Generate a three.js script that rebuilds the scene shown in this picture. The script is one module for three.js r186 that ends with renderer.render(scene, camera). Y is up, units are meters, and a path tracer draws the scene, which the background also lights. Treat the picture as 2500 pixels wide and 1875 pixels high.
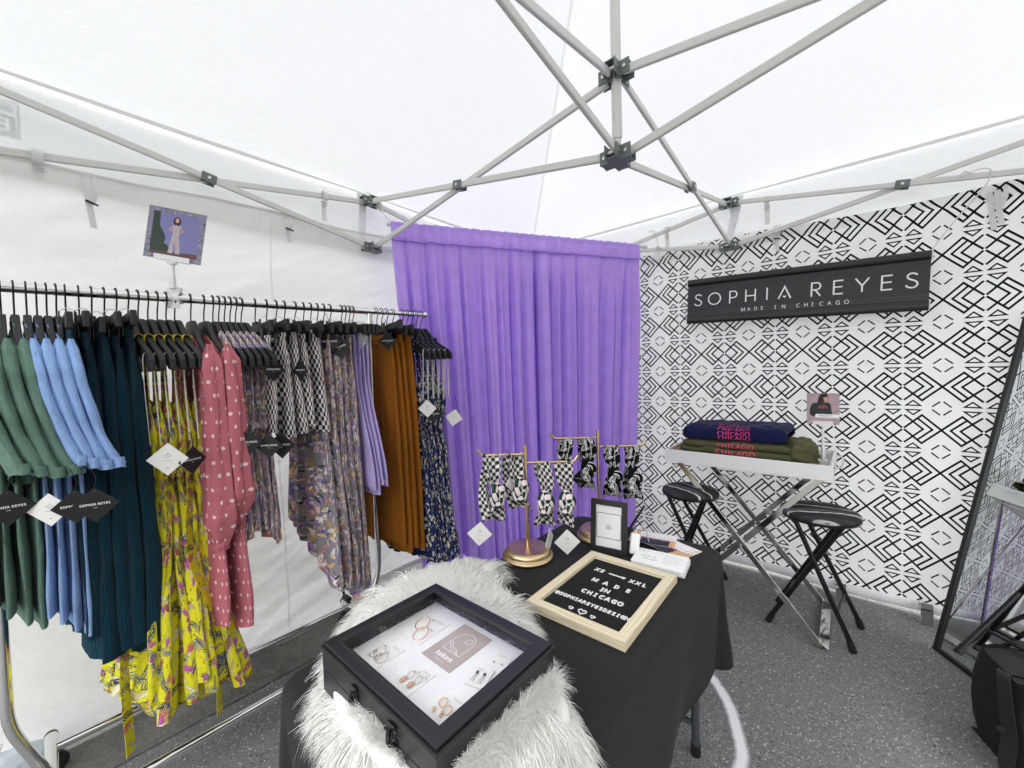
import * as THREE from 'three';
import { mergeGeometries, mergeVertices } from 'three/addons/utils/BufferGeometryUtils.js';
import { RoundedBoxGeometry } from 'three/addons/geometries/RoundedBoxGeometry.js';
import { ImprovedNoise } from 'three/addons/math/ImprovedNoise.js';
import { FontLoader } from 'three/addons/loaders/FontLoader.js';
import { TextGeometry } from 'three/addons/geometries/TextGeometry.js';

// ---------- camera, sky, sun, exposure ----------
const scene = new THREE.Scene();
const camera = new THREE.PerspectiveCamera(87.776, 4 / 3, 0.02, 3000);
camera.position.set(2.048, 1.251, 2.680);
camera.up.set(0.0003, 0.9988, -0.0410);
{
  // right, up and forward of the fitted lens (a slight roll)
  const F = new THREE.Vector3(-0.6532, -0.0307, -0.7566).normalize();
  const R0 = new THREE.Vector3().crossVectors(F, new THREE.Vector3(0, 1, 0)).normalize();
  const U0 = new THREE.Vector3().crossVectors(R0, F);
  const roll = -0.02667;
  const U = U0.clone().multiplyScalar(Math.cos(roll)).addScaledVector(R0, -Math.sin(roll));
  camera.up.copy(U);
  camera.lookAt(camera.position.clone().add(F));
}
const renderer = new THREE.WebGLRenderer({ antialias: true });
renderer.setSize(1024, 768);
renderer.toneMapping = THREE.LinearToneMapping;
renderer.toneMappingExposure = 2.9;
renderer.shadowMap.enabled = true;
renderer.shadowMap.type = THREE.PCFSoftShadowMap;

const noise = new ImprovedNoise();
function rng(seed) { let s = seed >>> 0; return () => { s = (s + 0x6d2b79f5) | 0; let t = Math.imul(s ^ (s >>> 15), 1 | s); t = (t + Math.imul(t ^ (t >>> 7), 61 | t)) ^ t; return ((t ^ (t >>> 14)) >>> 0) / 4294967296; }; }
function fbm(x, y, z, o = 4) { let a = 0.5, f = 1, s = 0; for (let i = 0; i < o; i++) { s += a * noise.noise(x * f, y * f, z * f + i * 7.3); a *= 0.5; f *= 2; } return s; }
{
  // bright overcast sky: a luminous cloud deck, soft cloud texture
  const w = 256, h = 128, d = new Float32Array(w * h * 4);
  for (let j = 0; j < h; j++) for (let i = 0; i < w; i++) {
    const el = ((j + 0.5) / h - 0.5) * Math.PI, az = (i + 0.5) / w * Math.PI * 2;
    const up = Math.max(0, Math.sin(el));
    const c = fbm(Math.cos(az) * Math.cos(el) * 2.2, Math.sin(el) * 3, Math.sin(az) * Math.cos(el) * 2.2, 4);
    const L = (0.80 + 0.45 * up) * (1 + 0.2 * c);
    const k = (j * w + i) * 4;
    d[k] = L * 0.965; d[k + 1] = L * 0.99; d[k + 2] = L * 1.02; d[k + 3] = 1;
  }
  const t = new THREE.DataTexture(d, w, h, THREE.RGBAFormat, THREE.FloatType);
  t.mapping = THREE.EquirectangularReflectionMapping; t.magFilter = THREE.LinearFilter; t.minFilter = THREE.LinearFilter; t.needsUpdate = true;
  scene.background = t; scene.environment = t;
}
const sun = new THREE.DirectionalLight(0xfff6e8, 0.6);
sun.position.set(1.5 + 3.2, 8, 1.5 - 1.2); sun.target.position.set(1.5, 0, 1.5);
sun.castShadow = true; sun.shadow.radius = 30; sun.shadow.mapSize.set(2048, 2048);
Object.assign(sun.shadow.camera, { left: -5, right: 5, top: 5, bottom: -5, near: 0.5, far: 25 });
scene.add(sun, sun.target);

// ---------- helpers ----------
const V = (x, y, z) => new THREE.Vector3(x, y, z);
const used = {};
function numbered(n) { if (!(n in used)) { used[n] = 0; return n; } used[n]++; return n + '_' + String(used[n]).padStart(3, '0'); }
function tagIt(o, label, category, group, kind) { o.userData.label = label; if (category) o.userData.category = category; if (group) o.userData.group = group; if (kind) o.userData.kind = kind; return o; }
function thing(name, label, category, group, pos) { const g = new THREE.Group(); g.name = numbered(name); tagIt(g, label, category, group); if (pos) g.position.set(...pos); scene.add(g); return g; }
function shadows(m) { m.castShadow = true; m.receiveShadow = true; return m; }
function part(name, geo, mat, parent, label) { const m = shadows(new THREE.Mesh(Array.isArray(geo) ? G(geo) : geo, mat)); m.name = name; parent.add(m); if (label) m.userData.label = label; return m; }
function single(name, geo, mat, label, category, group) { const m = shadows(new THREE.Mesh(Array.isArray(geo) ? G(geo) : geo, mat)); m.name = numbered(name); tagIt(m, label, category, group); scene.add(m); return m; }
function struct(name, geo, mat) { const m = shadows(new THREE.Mesh(geo, mat)); m.name = numbered(name); m.userData.kind = 'structure'; scene.add(m); return m; }
function G(list) {
  const a = list.map((g) => { const q = g.index ? g.toNonIndexed() : g; for (const k of Object.keys(q.attributes)) if (!['position', 'normal', 'uv'].includes(k)) q.deleteAttribute(k); if (!q.attributes.uv) q.setAttribute('uv', new THREE.BufferAttribute(new Float32Array(q.attributes.position.count * 2), 2)); return q; });
  return mergeGeometries(a, false);
}
const box = (w, h, d, x = 0, y = 0, z = 0) => new THREE.BoxGeometry(w, h, d).translate(x, y, z);
const rbox = (w, h, d, r, x = 0, y = 0, z = 0, s = 2) => new RoundedBoxGeometry(w, h, d, s, r).translate(x, y, z);
function orient(g, a, b, up) { // g built along +Y, centred: put it from a to b
  const d = b.clone().sub(a), y = d.clone().normalize();
  let z = (up || (Math.abs(y.y) > 0.98 ? V(0, 0, 1) : V(0, 1, 0))).clone(); let x = new THREE.Vector3().crossVectors(y, z).normalize(); z = new THREE.Vector3().crossVectors(x, y);
  const m = new THREE.Matrix4().makeBasis(x, y, z); m.setPosition(a.clone().add(b).multiplyScalar(0.5));
  return g.applyMatrix4(m);
}
const rod = (a, b, r, r2 = r, seg = 14) => orient(new THREE.CylinderGeometry(r2, r, a.distanceTo(b), seg), a, b);
const bar = (a, b, w, t, rad = 0.003, up) => orient(new RoundedBoxGeometry(w, a.distanceTo(b), t, 2, rad), a, b, up); // w across, t along 'up'
function wire(pts, r, seg = 40, rs = 8, closed = false) { return new THREE.TubeGeometry(new THREE.CatmullRomCurve3(pts, closed, 'centripetal'), seg, r, rs, closed); }
function polyTube(pts, r, bend = 0.05, rs = 12, seg = 80) { // straight runs with rounded bends
  const path = new THREE.CurvePath(); let prev = pts[0];
  for (let i = 1; i < pts.length - 1; i++) {
    const p = pts[i], a = pts[i - 1], b = pts[i + 1];
    const s = p.clone().add(a.clone().sub(p).setLength(bend)), e = p.clone().add(b.clone().sub(p).setLength(bend));
    path.add(new THREE.LineCurve3(prev, s)); path.add(new THREE.QuadraticBezierCurve3(s, p, e)); prev = e;
  }
  path.add(new THREE.LineCurve3(prev, pts[pts.length - 1]));
  return new THREE.TubeGeometry(path, seg, r, rs, false);
}
// ribbon: flat strip of given width swept along points, width direction wd
function ribbon(pts, width, wd, thick = 0.0008, seg = 24, vlen = true) {
  const c = new THREE.CatmullRomCurve3(pts, false, 'centripetal'), P = [], U = [], I = [];
  const L = c.getLength();
  for (let i = 0; i <= seg; i++) {
    const p = c.getPointAt(i / seg), t = c.getTangentAt(i / seg);
    const w = (typeof wd === 'function' ? wd(i / seg) : wd).clone().normalize(), n = new THREE.Vector3().crossVectors(t, w).normalize();
    const hw = (typeof width === 'function' ? width(i / seg) : width) / 2;
    for (const [s, q] of [[-1, 1], [1, 1], [1, -1], [-1, -1]]) { const v = p.clone().addScaledVector(w, s * hw).addScaledVector(n, q * thick / 2); P.push(v.x, v.y, v.z); U.push(s * hw, i / seg * L); }
  }
  for (let i = 0; i < seg; i++) for (let k = 0; k < 4; k++) { const a = i * 4 + k, b = i * 4 + (k + 1) % 4; I.push(a, b, a + 4, b, b + 4, a + 4); }
  I.push(0, 2, 1, 0, 3, 2); const e = seg * 4; I.push(e, e + 1, e + 2, e, e + 2, e + 3);
  const g = new THREE.BufferGeometry(); g.setAttribute('position', new THREE.Float32BufferAttribute(P, 3)); g.setAttribute('uv', new THREE.Float32BufferAttribute(U, 2)); g.setIndex(I);
  const q = g.toNonIndexed(); q.computeVertexNormals(); return q;
}
// sheet: function of (u,v) -> Vector3, uv in metres by callback
function sheet(nu, nv, f, uvf, closedU = false) {
  const P = [], U = [], I = [];
  for (let j = 0; j <= nv; j++) for (let i = 0; i <= nu; i++) { const p = f(i / nu, j / nv); P.push(p.x, p.y, p.z); const t = uvf ? uvf(i / nu, j / nv, p) : [i / nu, j / nv]; U.push(t[0], t[1]); }
  for (let j = 0; j < nv; j++) for (let i = 0; i < nu; i++) { const a = j * (nu + 1) + i, b = a + 1, c = a + nu + 1, d = c + 1; I.push(a, c, b, b, c, d); }
  const g = new THREE.BufferGeometry(); g.setAttribute('position', new THREE.Float32BufferAttribute(P, 3)); g.setAttribute('uv', new THREE.Float32BufferAttribute(U, 2)); g.setIndex(I); g.computeVertexNormals();
  if (closedU) { const n = g.attributes.normal; for (let j = 0; j <= nv; j++) { const a = j * (nu + 1), b = a + nu; const s = V(n.getX(a) + n.getX(b), n.getY(a) + n.getY(b), n.getZ(a) + n.getZ(b)).normalize(); n.setXYZ(a, s.x, s.y, s.z); n.setXYZ(b, s.x, s.y, s.z); } }
  return g;
}
// thick slab from an outline in the xz plane (extruded up in y)
function extrude(shape, depth, bevel = 0, o = {}) { return new THREE.ExtrudeGeometry(shape, { depth, bevelEnabled: bevel > 0, bevelSize: bevel, bevelThickness: bevel, bevelSegments: 2, curveSegments: 16, ...o }); }
const shapeOf = (pts) => { const s = new THREE.Shape(); pts.forEach(([x, y], i) => (i ? s.lineTo(x, y) : s.moveTo(x, y))); s.closePath(); return s; };
const lathe = (pts, seg = 40) => new THREE.LatheGeometry(pts.map(([x, y]) => new THREE.Vector2(x, y)), seg);
const smooth = (a, b, x) => { const t = Math.min(1, Math.max(0, (x - a) / (b - a))); return t * t * (3 - 2 * t); };
const lerp = (a, b, t) => a + (b - a) * t;
const pl = (tab, v) => { for (let i = 1; i < tab.length; i++) if (v <= tab[i][0]) { const t = (v - tab[i - 1][0]) / (tab[i][0] - tab[i - 1][0]); const s = t * t * (3 - 2 * t); return lerp(tab[i - 1][1], tab[i][1], s); } return tab[tab.length - 1][1]; };

// ---------- textures ----------
function canvasTex(w, h, draw, srgb = true, rep = true) {
  const c = document.createElement('canvas'); c.width = w; c.height = h; const x = c.getContext('2d'); draw(x, w, h);
  const t = new THREE.CanvasTexture(c); if (srgb) t.colorSpace = THREE.SRGBColorSpace; t.wrapS = t.wrapT = rep ? THREE.RepeatWrapping : THREE.ClampToEdgeWrapping; t.magFilter = THREE.LinearFilter; return t;
}
function dataTex(w, h, f, srgb = false) { // f(u,v)->[r,g,b] 0..1, tileable if f is
  const d = new Uint8Array(w * h * 4);
  for (let j = 0; j < h; j++) for (let i = 0; i < w; i++) { const c = f(i / w, j / h, i, j), k = (j * w + i) * 4; for (let q = 0; q < 3; q++) d[k + q] = Math.max(0, Math.min(255, c[q] * 255)); d[k + 3] = 255; }
  const t = new THREE.DataTexture(d, w, h); if (srgb) t.colorSpace = THREE.SRGBColorSpace; t.wrapS = t.wrapT = THREE.RepeatWrapping; t.magFilter = THREE.LinearFilter; t.needsUpdate = true; return t;
}
const scaled = (t, mx, my = mx) => { const c = t.clone(); c.repeat.set(1 / mx, 1 / my); c.needsUpdate = true; return c; }; // one tile spans mx metres
const tnoise = (u, v, f, s = 0) => { // tileable value via 4-blend
  const a = noise.noise(u * f, v * f, s), b = noise.noise((u - 1) * f, v * f, s), c = noise.noise(u * f, (v - 1) * f, s), d = noise.noise((u - 1) * f, (v - 1) * f, s);
  return (a * (1 - u) + b * u) * (1 - v) + (c * (1 - u) + d * u) * v;
};
const std = (o) => new THREE.MeshStandardMaterial({ side: THREE.DoubleSide, ...o });
const phy = (o) => new THREE.MeshPhysicalMaterial({ side: THREE.DoubleSide, ...o });
const lin = (r, g = r, b = r) => new THREE.Color().setRGB(r, g, b);
// cloth weave + crumple relief shared by fabrics
const weaveBump = dataTex(512, 512, (u, v) => { const w = 0.5 + 0.1 * (Math.sin(u * Math.PI * 2 * 90) + Math.sin(v * Math.PI * 2 * 90)); const n = tnoise(u, v, 7) * 0.6 + tnoise(u, v, 17, 3) * 0.35 + tnoise(u, v, 40, 5) * 0.2; const q = w * 0.35 + 0.32 + n * 0.35; return [q, q, q]; });
const crumple = dataTex(512, 512, (u, v) => { let q = 0; for (const [f, a, s] of [[4, 0.5, 1], [9, 0.35, 4], [19, 0.2, 8], [37, 0.12, 9]]) q += a * (1 - Math.abs(tnoise(u, v, f, s)) * 2.2); q = q * 0.75; return [q, q, q]; });
// ---------- materials of the setting ----------
const asphaltTex = canvasTex(2048, 2048, (x, w, h) => {
  const r = rng(11); x.fillStyle = 'rgb(112,112,110)'; x.fillRect(0, 0, w, h);
  const S = 2; // wrap drawing
  for (let i = 0; i < 70000; i++) {
    const px = r() * w, py = r() * h, q = r(), s = 1.5 + r() * r() * 4.6; const g = q < 0.36 ? 64 + r() * 36 : q < 0.72 ? 112 + r() * 34 : 144 + r() * 46;
    const warm = (r() - 0.4) * 9; x.fillStyle = `rgb(${g + warm},${g + warm * 0.3},${g - warm})`;
    const a = r() * 6.28, e = 0.55 + r() * 0.45;
    for (const [ox, oy] of [[0, 0], [px < 10 ? w : px > w - 10 ? -w : 0, py < 10 ? h : py > h - 10 ? -h : 0]]) { x.save(); x.translate(px + ox, py + oy); x.rotate(a); x.beginPath(); x.moveTo(s, 0); x.lineTo(s * 0.3, s * e); x.lineTo(-s * 0.8, s * e * 0.7); x.lineTo(-s, -s * 0.2); x.lineTo(0, -s * e); x.closePath(); x.fill(); x.restore(); if (!ox && !oy && px > 10 && px < w - 10 && py > 10 && py < h - 10) break; }
  }
});
const asphaltBump = canvasTex(1024, 1024, (x, w, h) => { const r = rng(12); x.fillStyle = '#555'; x.fillRect(0, 0, w, h); for (let i = 0; i < 30000; i++) { const g = 40 + r() * 190; x.fillStyle = `rgb(${g},${g},${g})`; x.beginPath(); x.ellipse(r() * w, r() * h, 1 + r() * 3, 1 + r() * 2, r() * 6, 0, 7); x.fill(); } }, false);
const mAsphalt = std({ map: scaled(asphaltTex, 1.7), bumpMap: scaled(asphaltBump, 0.85), bumpScale: 0.0012, roughness: 0.92 });
const concreteTex = dataTex(1024, 1024, (u, v) => { const n = tnoise(u, v, 5, 2) * 0.1 + tnoise(u, v, 23, 1) * 0.07 + tnoise(u, v, 90, 5) * 0.09 + tnoise(u, v, 190, 6) * 0.08; const q = 0.43 + n; return [q, q * 0.985, q * 0.95]; }, true);
const concreteBump = dataTex(512, 512, (u, v) => { const q = 0.5 + tnoise(u, v, 60, 5) * 0.5 + tnoise(u, v, 130, 6) * 0.4; return [q, q, q]; });
const mConcrete = std({ map: scaled(concreteTex, 1.1), bumpMap: scaled(concreteBump, 0.4), bumpScale: 0.0015, roughness: 0.95 });
struct('ground', new THREE.PlaneGeometry(1600, 1600).rotateX(-Math.PI / 2), mAsphalt);
{ const g = scene.children[scene.children.length - 1].geometry, p = g.attributes.position, u = g.attributes.uv; for (let i = 0; i < p.count; i++) u.setXY(i, p.getX(i), p.getZ(i)); }
{ const g = sheet(1, 200, (u, v) => { const z = lerp(-20, 22, v); return V(lerp(-0.42, 0.226 + 0.006 * noise.noise(z * 3, 0, 1), u), 0.004, z); }, (u, v, p) => [p.x, p.z]); struct('gutter', g, mConcrete); }
{ const g = new RoundedBoxGeometry(0.16, 0.13, 42, 3, 0.025).translate(-0.5, 0.065, 1); const p = g.attributes.position, u = g.attributes.uv; for (let i = 0; i < p.count; i++) u.setXY(i, p.getX(i) + p.getY(i), p.getZ(i)); struct('kerb', g, mConcrete); }
{ const g = box(6, 0.12, 42, -3.58, 0.06, 1); const p = g.attributes.position, u = g.attributes.uv; for (let i = 0; i < p.count; i++) u.setXY(i, p.getX(i) + p.getY(i), p.getZ(i)); struct('pavement', g, mConcrete); }
{ // sprayed white line on the asphalt
  const al = canvasTex(256, 2048, (x, w, h) => { const r = rng(5); x.fillStyle = '#000'; x.fillRect(0, 0, w, h); const im = x.getImageData(0, 0, w, h); for (let j = 0; j < h; j++) for (let i = 0; i < w; i++) { const d = Math.abs(i / w - 0.5) * 2 + 0.10 * noise.noise(j * 0.02, 3, 1); const prob = 1.12 - smooth(0.25, 0.95, d) * 1.15; const q = (r() < prob * (0.86 + 0.3 * noise.noise(i * 0.15, j * 0.15, 2))) ? 255 : 0; const k = (j * w + i) * 4; im.data[k] = im.data[k + 1] = im.data[k + 2] = q; im.data[k + 3] = 255; } x.putImageData(im, 0, 0); }, false, false);
  const c = new THREE.CatmullRomCurve3([V(1.30, 0.004, 0.86), V(1.47, 0.004, 0.90), V(1.60, 0.004, 0.985), V(1.69, 0.004, 1.09), V(1.741, 0.004, 1.198), V(1.772, 0.004, 1.285), V(1.77, 0.004, 1.38), V(1.745, 0.004, 1.48), V(1.69, 0.004, 1.60)]);
  const g = sheet(4, 60, (u, v) => { const p = c.getPointAt(v), t = c.getTangentAt(v); return p.add(V(-t.z, 0, t.x).multiplyScalar((u - 0.5) * 0.058)); }, (u, v) => [u, v]);
  struct('painted_line', g, std({ color: lin(0.82), alphaMap: al, transparent: true, roughness: 0.9 }));
}
// ---------- the street's buildings, beyond the tent: they close off the low sky ----------
function building(label, x0, x1, z0, z1, h, face, tone) {
  const b = thing('street_building', label, 'building'); const m = std({ color: tone, roughness: 0.9 }), gl = std({ color: lin(0.03, 0.04, 0.05), roughness: 0.1 }), tr = std({ color: lin(0.5, 0.48, 0.44), roughness: 0.8 });
  part('wall', box(x1 - x0, h, z1 - z0, (x0 + x1) / 2, h / 2, (z0 + z1) / 2), m, b);
  part('cornice', box(x1 - x0 + 0.4, 0.35, z1 - z0 + 0.4, (x0 + x1) / 2, h + 0.17, (z0 + z1) / 2), tr, b);
  const xf = face > 0 ? x1 : x0;
  for (let z = z0 + 1.5; z < z1 - 1; z += 3) for (let k = 0; k < 2; k++) { const w = part('window', box(0.08, k ? 1.7 : 2.2, 1.4, xf + face * 0.03, k * 3.1 + (k ? 1.9 : 1.4), z), tr, b); part('pane', box(0.04, k ? 1.5 : 2.0, 1.2, xf + face * 0.07, k * 3.1 + (k ? 1.9 : 1.4), z), gl, w); }
}
building('pale stone building across the pavement behind the clothes rack wall', -20, -9, -14, 16, 5.6, 1, lin(0.36, 0.355, 0.34));
building('pale building on the far side of the street', 14, 24, -16, 18, 7.2, -1, lin(0.33, 0.29, 0.24));
// ---------- the pop-up tent ----------
const L = 1.475, HT = 2.214, SP = 0.253, HC = 2.176;
const clothWrk = dataTex(1024, 1024, (u, v) => { let q = 0.5; q += 0.22 * tnoise(u * 1, v * 1, 6, 1) + 0.16 * (0.5 - Math.abs(tnoise(u, v, 11, 6))) + 0.1 * tnoise(u, v, 29, 2) + 0.05 * tnoise(u, v, 80, 3); return [q, q, q]; });
const mCanopy = phy({ color: lin(0.93, 0.94, 0.945), roughness: 1, transmission: 0.205, thickness: 0, specularIntensity: 0.15, bumpMap: scaled(clothWrk, 1.3), bumpScale: 0.022 });
const mSeam = phy({ color: lin(0.95), roughness: 1, transmission: 0.86, thickness: 0, specularIntensity: 0 });
const mSidewall = phy({ color: lin(0.91, 0.905, 0.88), roughness: 1, transmission: 0.42, thickness: 0, specularIntensity: 0.15, bumpMap: scaled(clothWrk, 1.1), bumpScale: 0.016 });
const mWebbing = phy({ color: lin(0.88, 0.88, 0.86), roughness: 0.9, transmission: 0.25, thickness: 0, bumpMap: scaled(weaveBump, 0.06), bumpScale: 0.0006 });
const grime = dataTex(256, 256, (u, v) => { const n = 0.86 + 0.05 * tnoise(u, v, 9, 3) + 0.04 * tnoise(u, v, 50, 4) - (tnoise(u, v, 26, 8) > 0.42 ? 0.14 : 0); return [n, n, n * 0.975]; }, true);
const mSteel = std({ map: scaled(grime, 1, 1), color: lin(0.98), roughness: 0.42, metalness: 0.1 });
const mBracket = std({ color: lin(0.15, 0.175, 0.17), roughness: 0.45 });
const mBolt = std({ color: lin(0.7), roughness: 0.3, metalness: 0.9 });
const tent = thing('canopy_tent', 'white pop-up canopy tent with pale steel scissor truss frame', 'tent');
{
  const EY = 2.27, AP = V(L, 3.12, L), e0 = -0.05, e1 = 2 * L + 0.05;
  const corners = [V(e0, EY, e0), V(e1, EY, e0), V(e1, EY, e1), V(e0, EY, e1)];
  for (let k = 0; k < 4; k++) {
    const a = corners[k], b = corners[(k + 1) % 4];
    const n = new THREE.Vector3().crossVectors(b.clone().sub(a), AP.clone().sub(a)).normalize(); if (n.y < 0) n.negate();
    const f = (u, v) => { const p = a.clone().lerp(b, u).lerp(AP, v); const edge = Math.min(1, 6 * Math.min(u * (1 - v), (1 - u) * (1 - v)) + 0.0) * Math.sin(Math.PI * Math.min(1, v * 1.02 + 0.0)); const w = 0.018 * noise.noise(p.x * 1.3 + k * 9, p.y * 2, p.z * 1.3) + 0.010 * noise.noise(p.x * 3 + p.z * 2, p.z * 3.4, k) + 0.006 * (0.5 - Math.abs(noise.noise(p.x * 5 + p.y * 3, p.z * 5 - p.y * 2, k + 5))); return p.addScaledVector(n, (-0.045 + w * 1.6) * Math.max(0, edge)); };
    part('roof_panel', sheet(70, 50, f, (u, v) => [u * 3.05 * (1 - v * 0.5) + k, v * 1.75]), mCanopy, tent);
    // doubled hip seam under the roof
    const d1 = AP.clone().sub(a);
    part('hip_seam', ribbon(Array.from({ length: 9 }, (_, i) => a.clone().addScaledVector(d1, i / 8).add(V(0, -0.006 - 0.0 * i, 0))), 0.012, V(-(d1.z), 0, d1.x), 0.0008, 24), mSeam, tent);
    // eave hem and valance
    const out = V(b.z - a.z, 0, -(b.x - a.x)).normalize(); // outward
    part('eave_hem', ribbon(Array.from({ length: 13 }, (_, i) => a.clone().lerp(b, i / 12).add(V(0, 0.004 - 0.010 * Math.sin(i / 12 * Math.PI * 2) ** 2, 0)).addScaledVector(out, -0.004)), 0.016, V(0, 1, 0), 0.004, 40), mWebbing, tent);
    part('valance', sheet(90, 14, (u, v) => { const p = a.clone().lerp(b, u); p.y = EY - v * (0.325 + 0.004 * Math.sin(u * 40)); return p.addScaledVector(out, 0.012 + v * 0.005 * (1 + Math.sin(u * 23 + k) + 0.6 * Math.sin(u * 51 + 2 * k)) ); }, (u, v) => [u * 3, v * 0.325]), mCanopy, tent);
  }
  // scissor bars. Each pair is set side by side and pinned at the crossing
  const bars = (aT, aB, bT, bB, side, mid = true) => {
    const o = side.clone().multiplyScalar(0.0095);
    const fix = (p, q) => { const d = q.clone().sub(p).setLength(0.03); return [p.clone().add(d), q.clone().sub(d)]; };
    const [p1, q1] = fix(aT, bB), [p2, q2] = fix(aB, bT);
    part('truss_bar', bar(p1.add(o), q1.add(o), 0.013, 0.027, 0.005), mSteel, tent);
    part('truss_bar', bar(p2.sub(o), q2.sub(o), 0.013, 0.027, 0.005), mSteel, tent);
    const c = aT.clone().add(bB).multiplyScalar(0.5).lerp(aB.clone().add(bT).multiplyScalar(0.5), 0.5);
    const d = aT.clone().sub(bB).normalize();
    const pb = part('pivot_bracket', G([bar(c.clone().addScaledVector(d, -0.026).addScaledVector(side, 0.018), c.clone().addScaledVector(d, 0.026).addScaledVector(side, 0.018), 0.004, 0.036, 0.001), bar(c.clone().addScaledVector(d, -0.026).addScaledVector(side, -0.018), c.clone().addScaledVector(d, 0.026).addScaledVector(side, -0.018), 0.004, 0.036, 0.001), bar(c.clone().addScaledVector(d, -0.024), c.clone().addScaledVector(d, 0.024), 0.0045, 0.034, 0.001)]), mBracket, tent);
    part('bolt', G([rod(c.clone().addScaledVector(side, -0.023), c.clone().addScaledVector(side, 0.023), 0.0062, 0.0062, 12)]), mBolt, pb);
  };
  const hub = (p, dirs, up) => { // bracket with a pair of cheeks for every arm
    const parts = [rbox(0.034, 0.042, 0.034, 0.004).translate(p.x, p.y, p.z)], bolts = [];
    for (const d of dirs) { const s = V(-d.z, 0, d.x); for (const q of [-1, 1]) { const a = p.clone().addScaledVector(d, 0.010).addScaledVector(s, q * 0.0185), b = p.clone().addScaledVector(d, 0.052).addScaledVector(s, q * 0.0185); parts.push(bar(a, b, 0.004, 0.044, 0.0015)); } parts.push(bar(p.clone().addScaledVector(d, 0.012).add(V(0, up * 0.020, 0)), p.clone().addScaledVector(d, 0.048).add(V(0, up * 0.020, 0)), 0.037, 0.004, 0.0015)); const c = p.clone().addScaledVector(d, 0.036); bolts.push(rod(c.clone().addScaledVector(s, -0.0235), c.clone().addScaledVector(s, 0.0235), 0.0055, 0.0055, 10)); }
    const h = part('joint_bracket', G(parts), mBracket, tent); for (const b of bolts) part('bolt', b, mBolt, h);
  };
  const P = [V(0, 0, 0), V(2 * L, 0, 0), V(2 * L, 0, 2 * L), V(0, 0, 2 * L)], at = (p, y) => V(p.x, y, p.z);
  const C = V(L, 0, L);
  for (let k = 0; k < 4; k++) {
    const a = P[k], b = P[(k + 1) % 4], m = a.clone().lerp(b, 0.5), d = b.clone().sub(a).normalize(), s = V(-d.z, 0, d.x);
    bars(at(a, HT), at(a, HT - SP), at(m, HT), at(m, HT - SP), s); bars(at(m, HT), at(m, HT - SP), at(b, HT), at(b, HT - SP), s);
    const inw = C.clone().sub(m).normalize();
    bars(at(m, HT), at(m, HT - SP), at(C, HC), at(C, HC - SP), V(-inw.z, 0, inw.x));
    hub(at(m, HT), [d, d.clone().negate(), inw], 1); hub(at(m, HT - SP), [d, d.clone().negate(), inw], -1);
    const pd = P[(k + 3) % 4].clone().sub(a).normalize();
    hub(at(a, HT), [d, pd], 1); hub(at(a, HT - SP), [d, pd], -1);
    // leg: outer square tube, inner tube, foot plate
    const lg = part('leg', G([bar(at(a, 0.9), at(a, 2.25), 0.030, 0.030, 0.003, V(0, 0, 1)), bar(at(a, 0.01), at(a, 0.95), 0.024, 0.024, 0.003, V(0, 0, 1))]), mSteel, tent);
    part('foot_plate', box(0.075, 0.008, 0.075, a.x, 0.0085 + 0.001, a.z), mSteel, lg);
  }
  const dirs = [V(1, 0, 0), V(-1, 0, 0), V(0, 0, 1), V(0, 0, -1)];
  hub(at(C, HC), dirs, 1); hub(at(C, HC - SP), dirs, -1);
  part('centre_pole', G([bar(at(C, HC - 0.20), at(C, 3.06), 0.026, 0.026, 0.003, V(0.7, 0, 0.7))]), mSteel, tent);
  part('centre_pole_inner', G([bar(at(C, HC - SP), at(C, HC - 0.19), 0.020, 0.020, 0.003, V(0.7, 0, 0.7))]), mSteel, tent);
  part('peak_cap', lathe([[0, 3.105], [0.03, 3.10], [0.045, 3.085], [0.045, 3.06], [0, 3.05]], 20).translate(C.x, 0, C.z), mBracket, tent);
  // velcro straps that hold the roof and side walls to the truss
  const velcro = (x, y, z, wx, wz, drop, o) => { const w = V(wx, 0, wz); const n = V(wz, 0, wx); const r = 0.022; const pts = [];
    for (let i = 0; i <= 8; i++) { const t = i / 8 * Math.PI * 2; pts.push(V(x, y, z).addScaledVector(n, Math.sin(t) * 0.013).add(V(0, Math.cos(t) * r, 0))); }
    const q = part('velcro_strap', G([ribbon(pts, 0.026, w, 0.0012, 32), ribbon([V(x, y - r, z).addScaledVector(n, o), V(x, y - r - drop * 0.5, z).addScaledVector(n, o * 1.6), V(x, y - r - drop, z).addScaledVector(n, o * 1.2)], 0.024, w, 0.0012, 8)]), mWebbing, tent);
    part('buckle', G([rod(V(x, y - r - 0.010, z).addScaledVector(n, o + 0.004).addScaledVector(w, -0.016), V(x, y - r - 0.010, z).addScaledVector(n, o + 0.004).addScaledVector(w, 0.016), 0.0018, 0.0018, 8), rod(V(x, y - r - 0.022, z).addScaledVector(n, o + 0.004).addScaledVector(w, -0.016), V(x, y - r - 0.022, z).addScaledVector(n, o + 0.004).addScaledVector(w, 0.016), 0.0018, 0.0018, 8)]), mBolt, q); };
  const yTop = (t) => HT - SP * t; // bar from upper mid joint down to lower corner joint
  velcro(0, yTop(0.17), L + 0.25, 0, 1, 0.10, -0.012); velcro(0, yTop(0.22), L - 0.33, 0, 1, 0.09, -0.012); velcro(0, yTop(0.83), L + 1.20, 0, 1, 0.04, -0.012);
  velcro(L + 0.19, yTop(0.13), 0, 1, 0, 0.11, -0.012); velcro(L - 0.37, yTop(0.25), 0, 1, 0, 0.09, -0.012);
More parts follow.
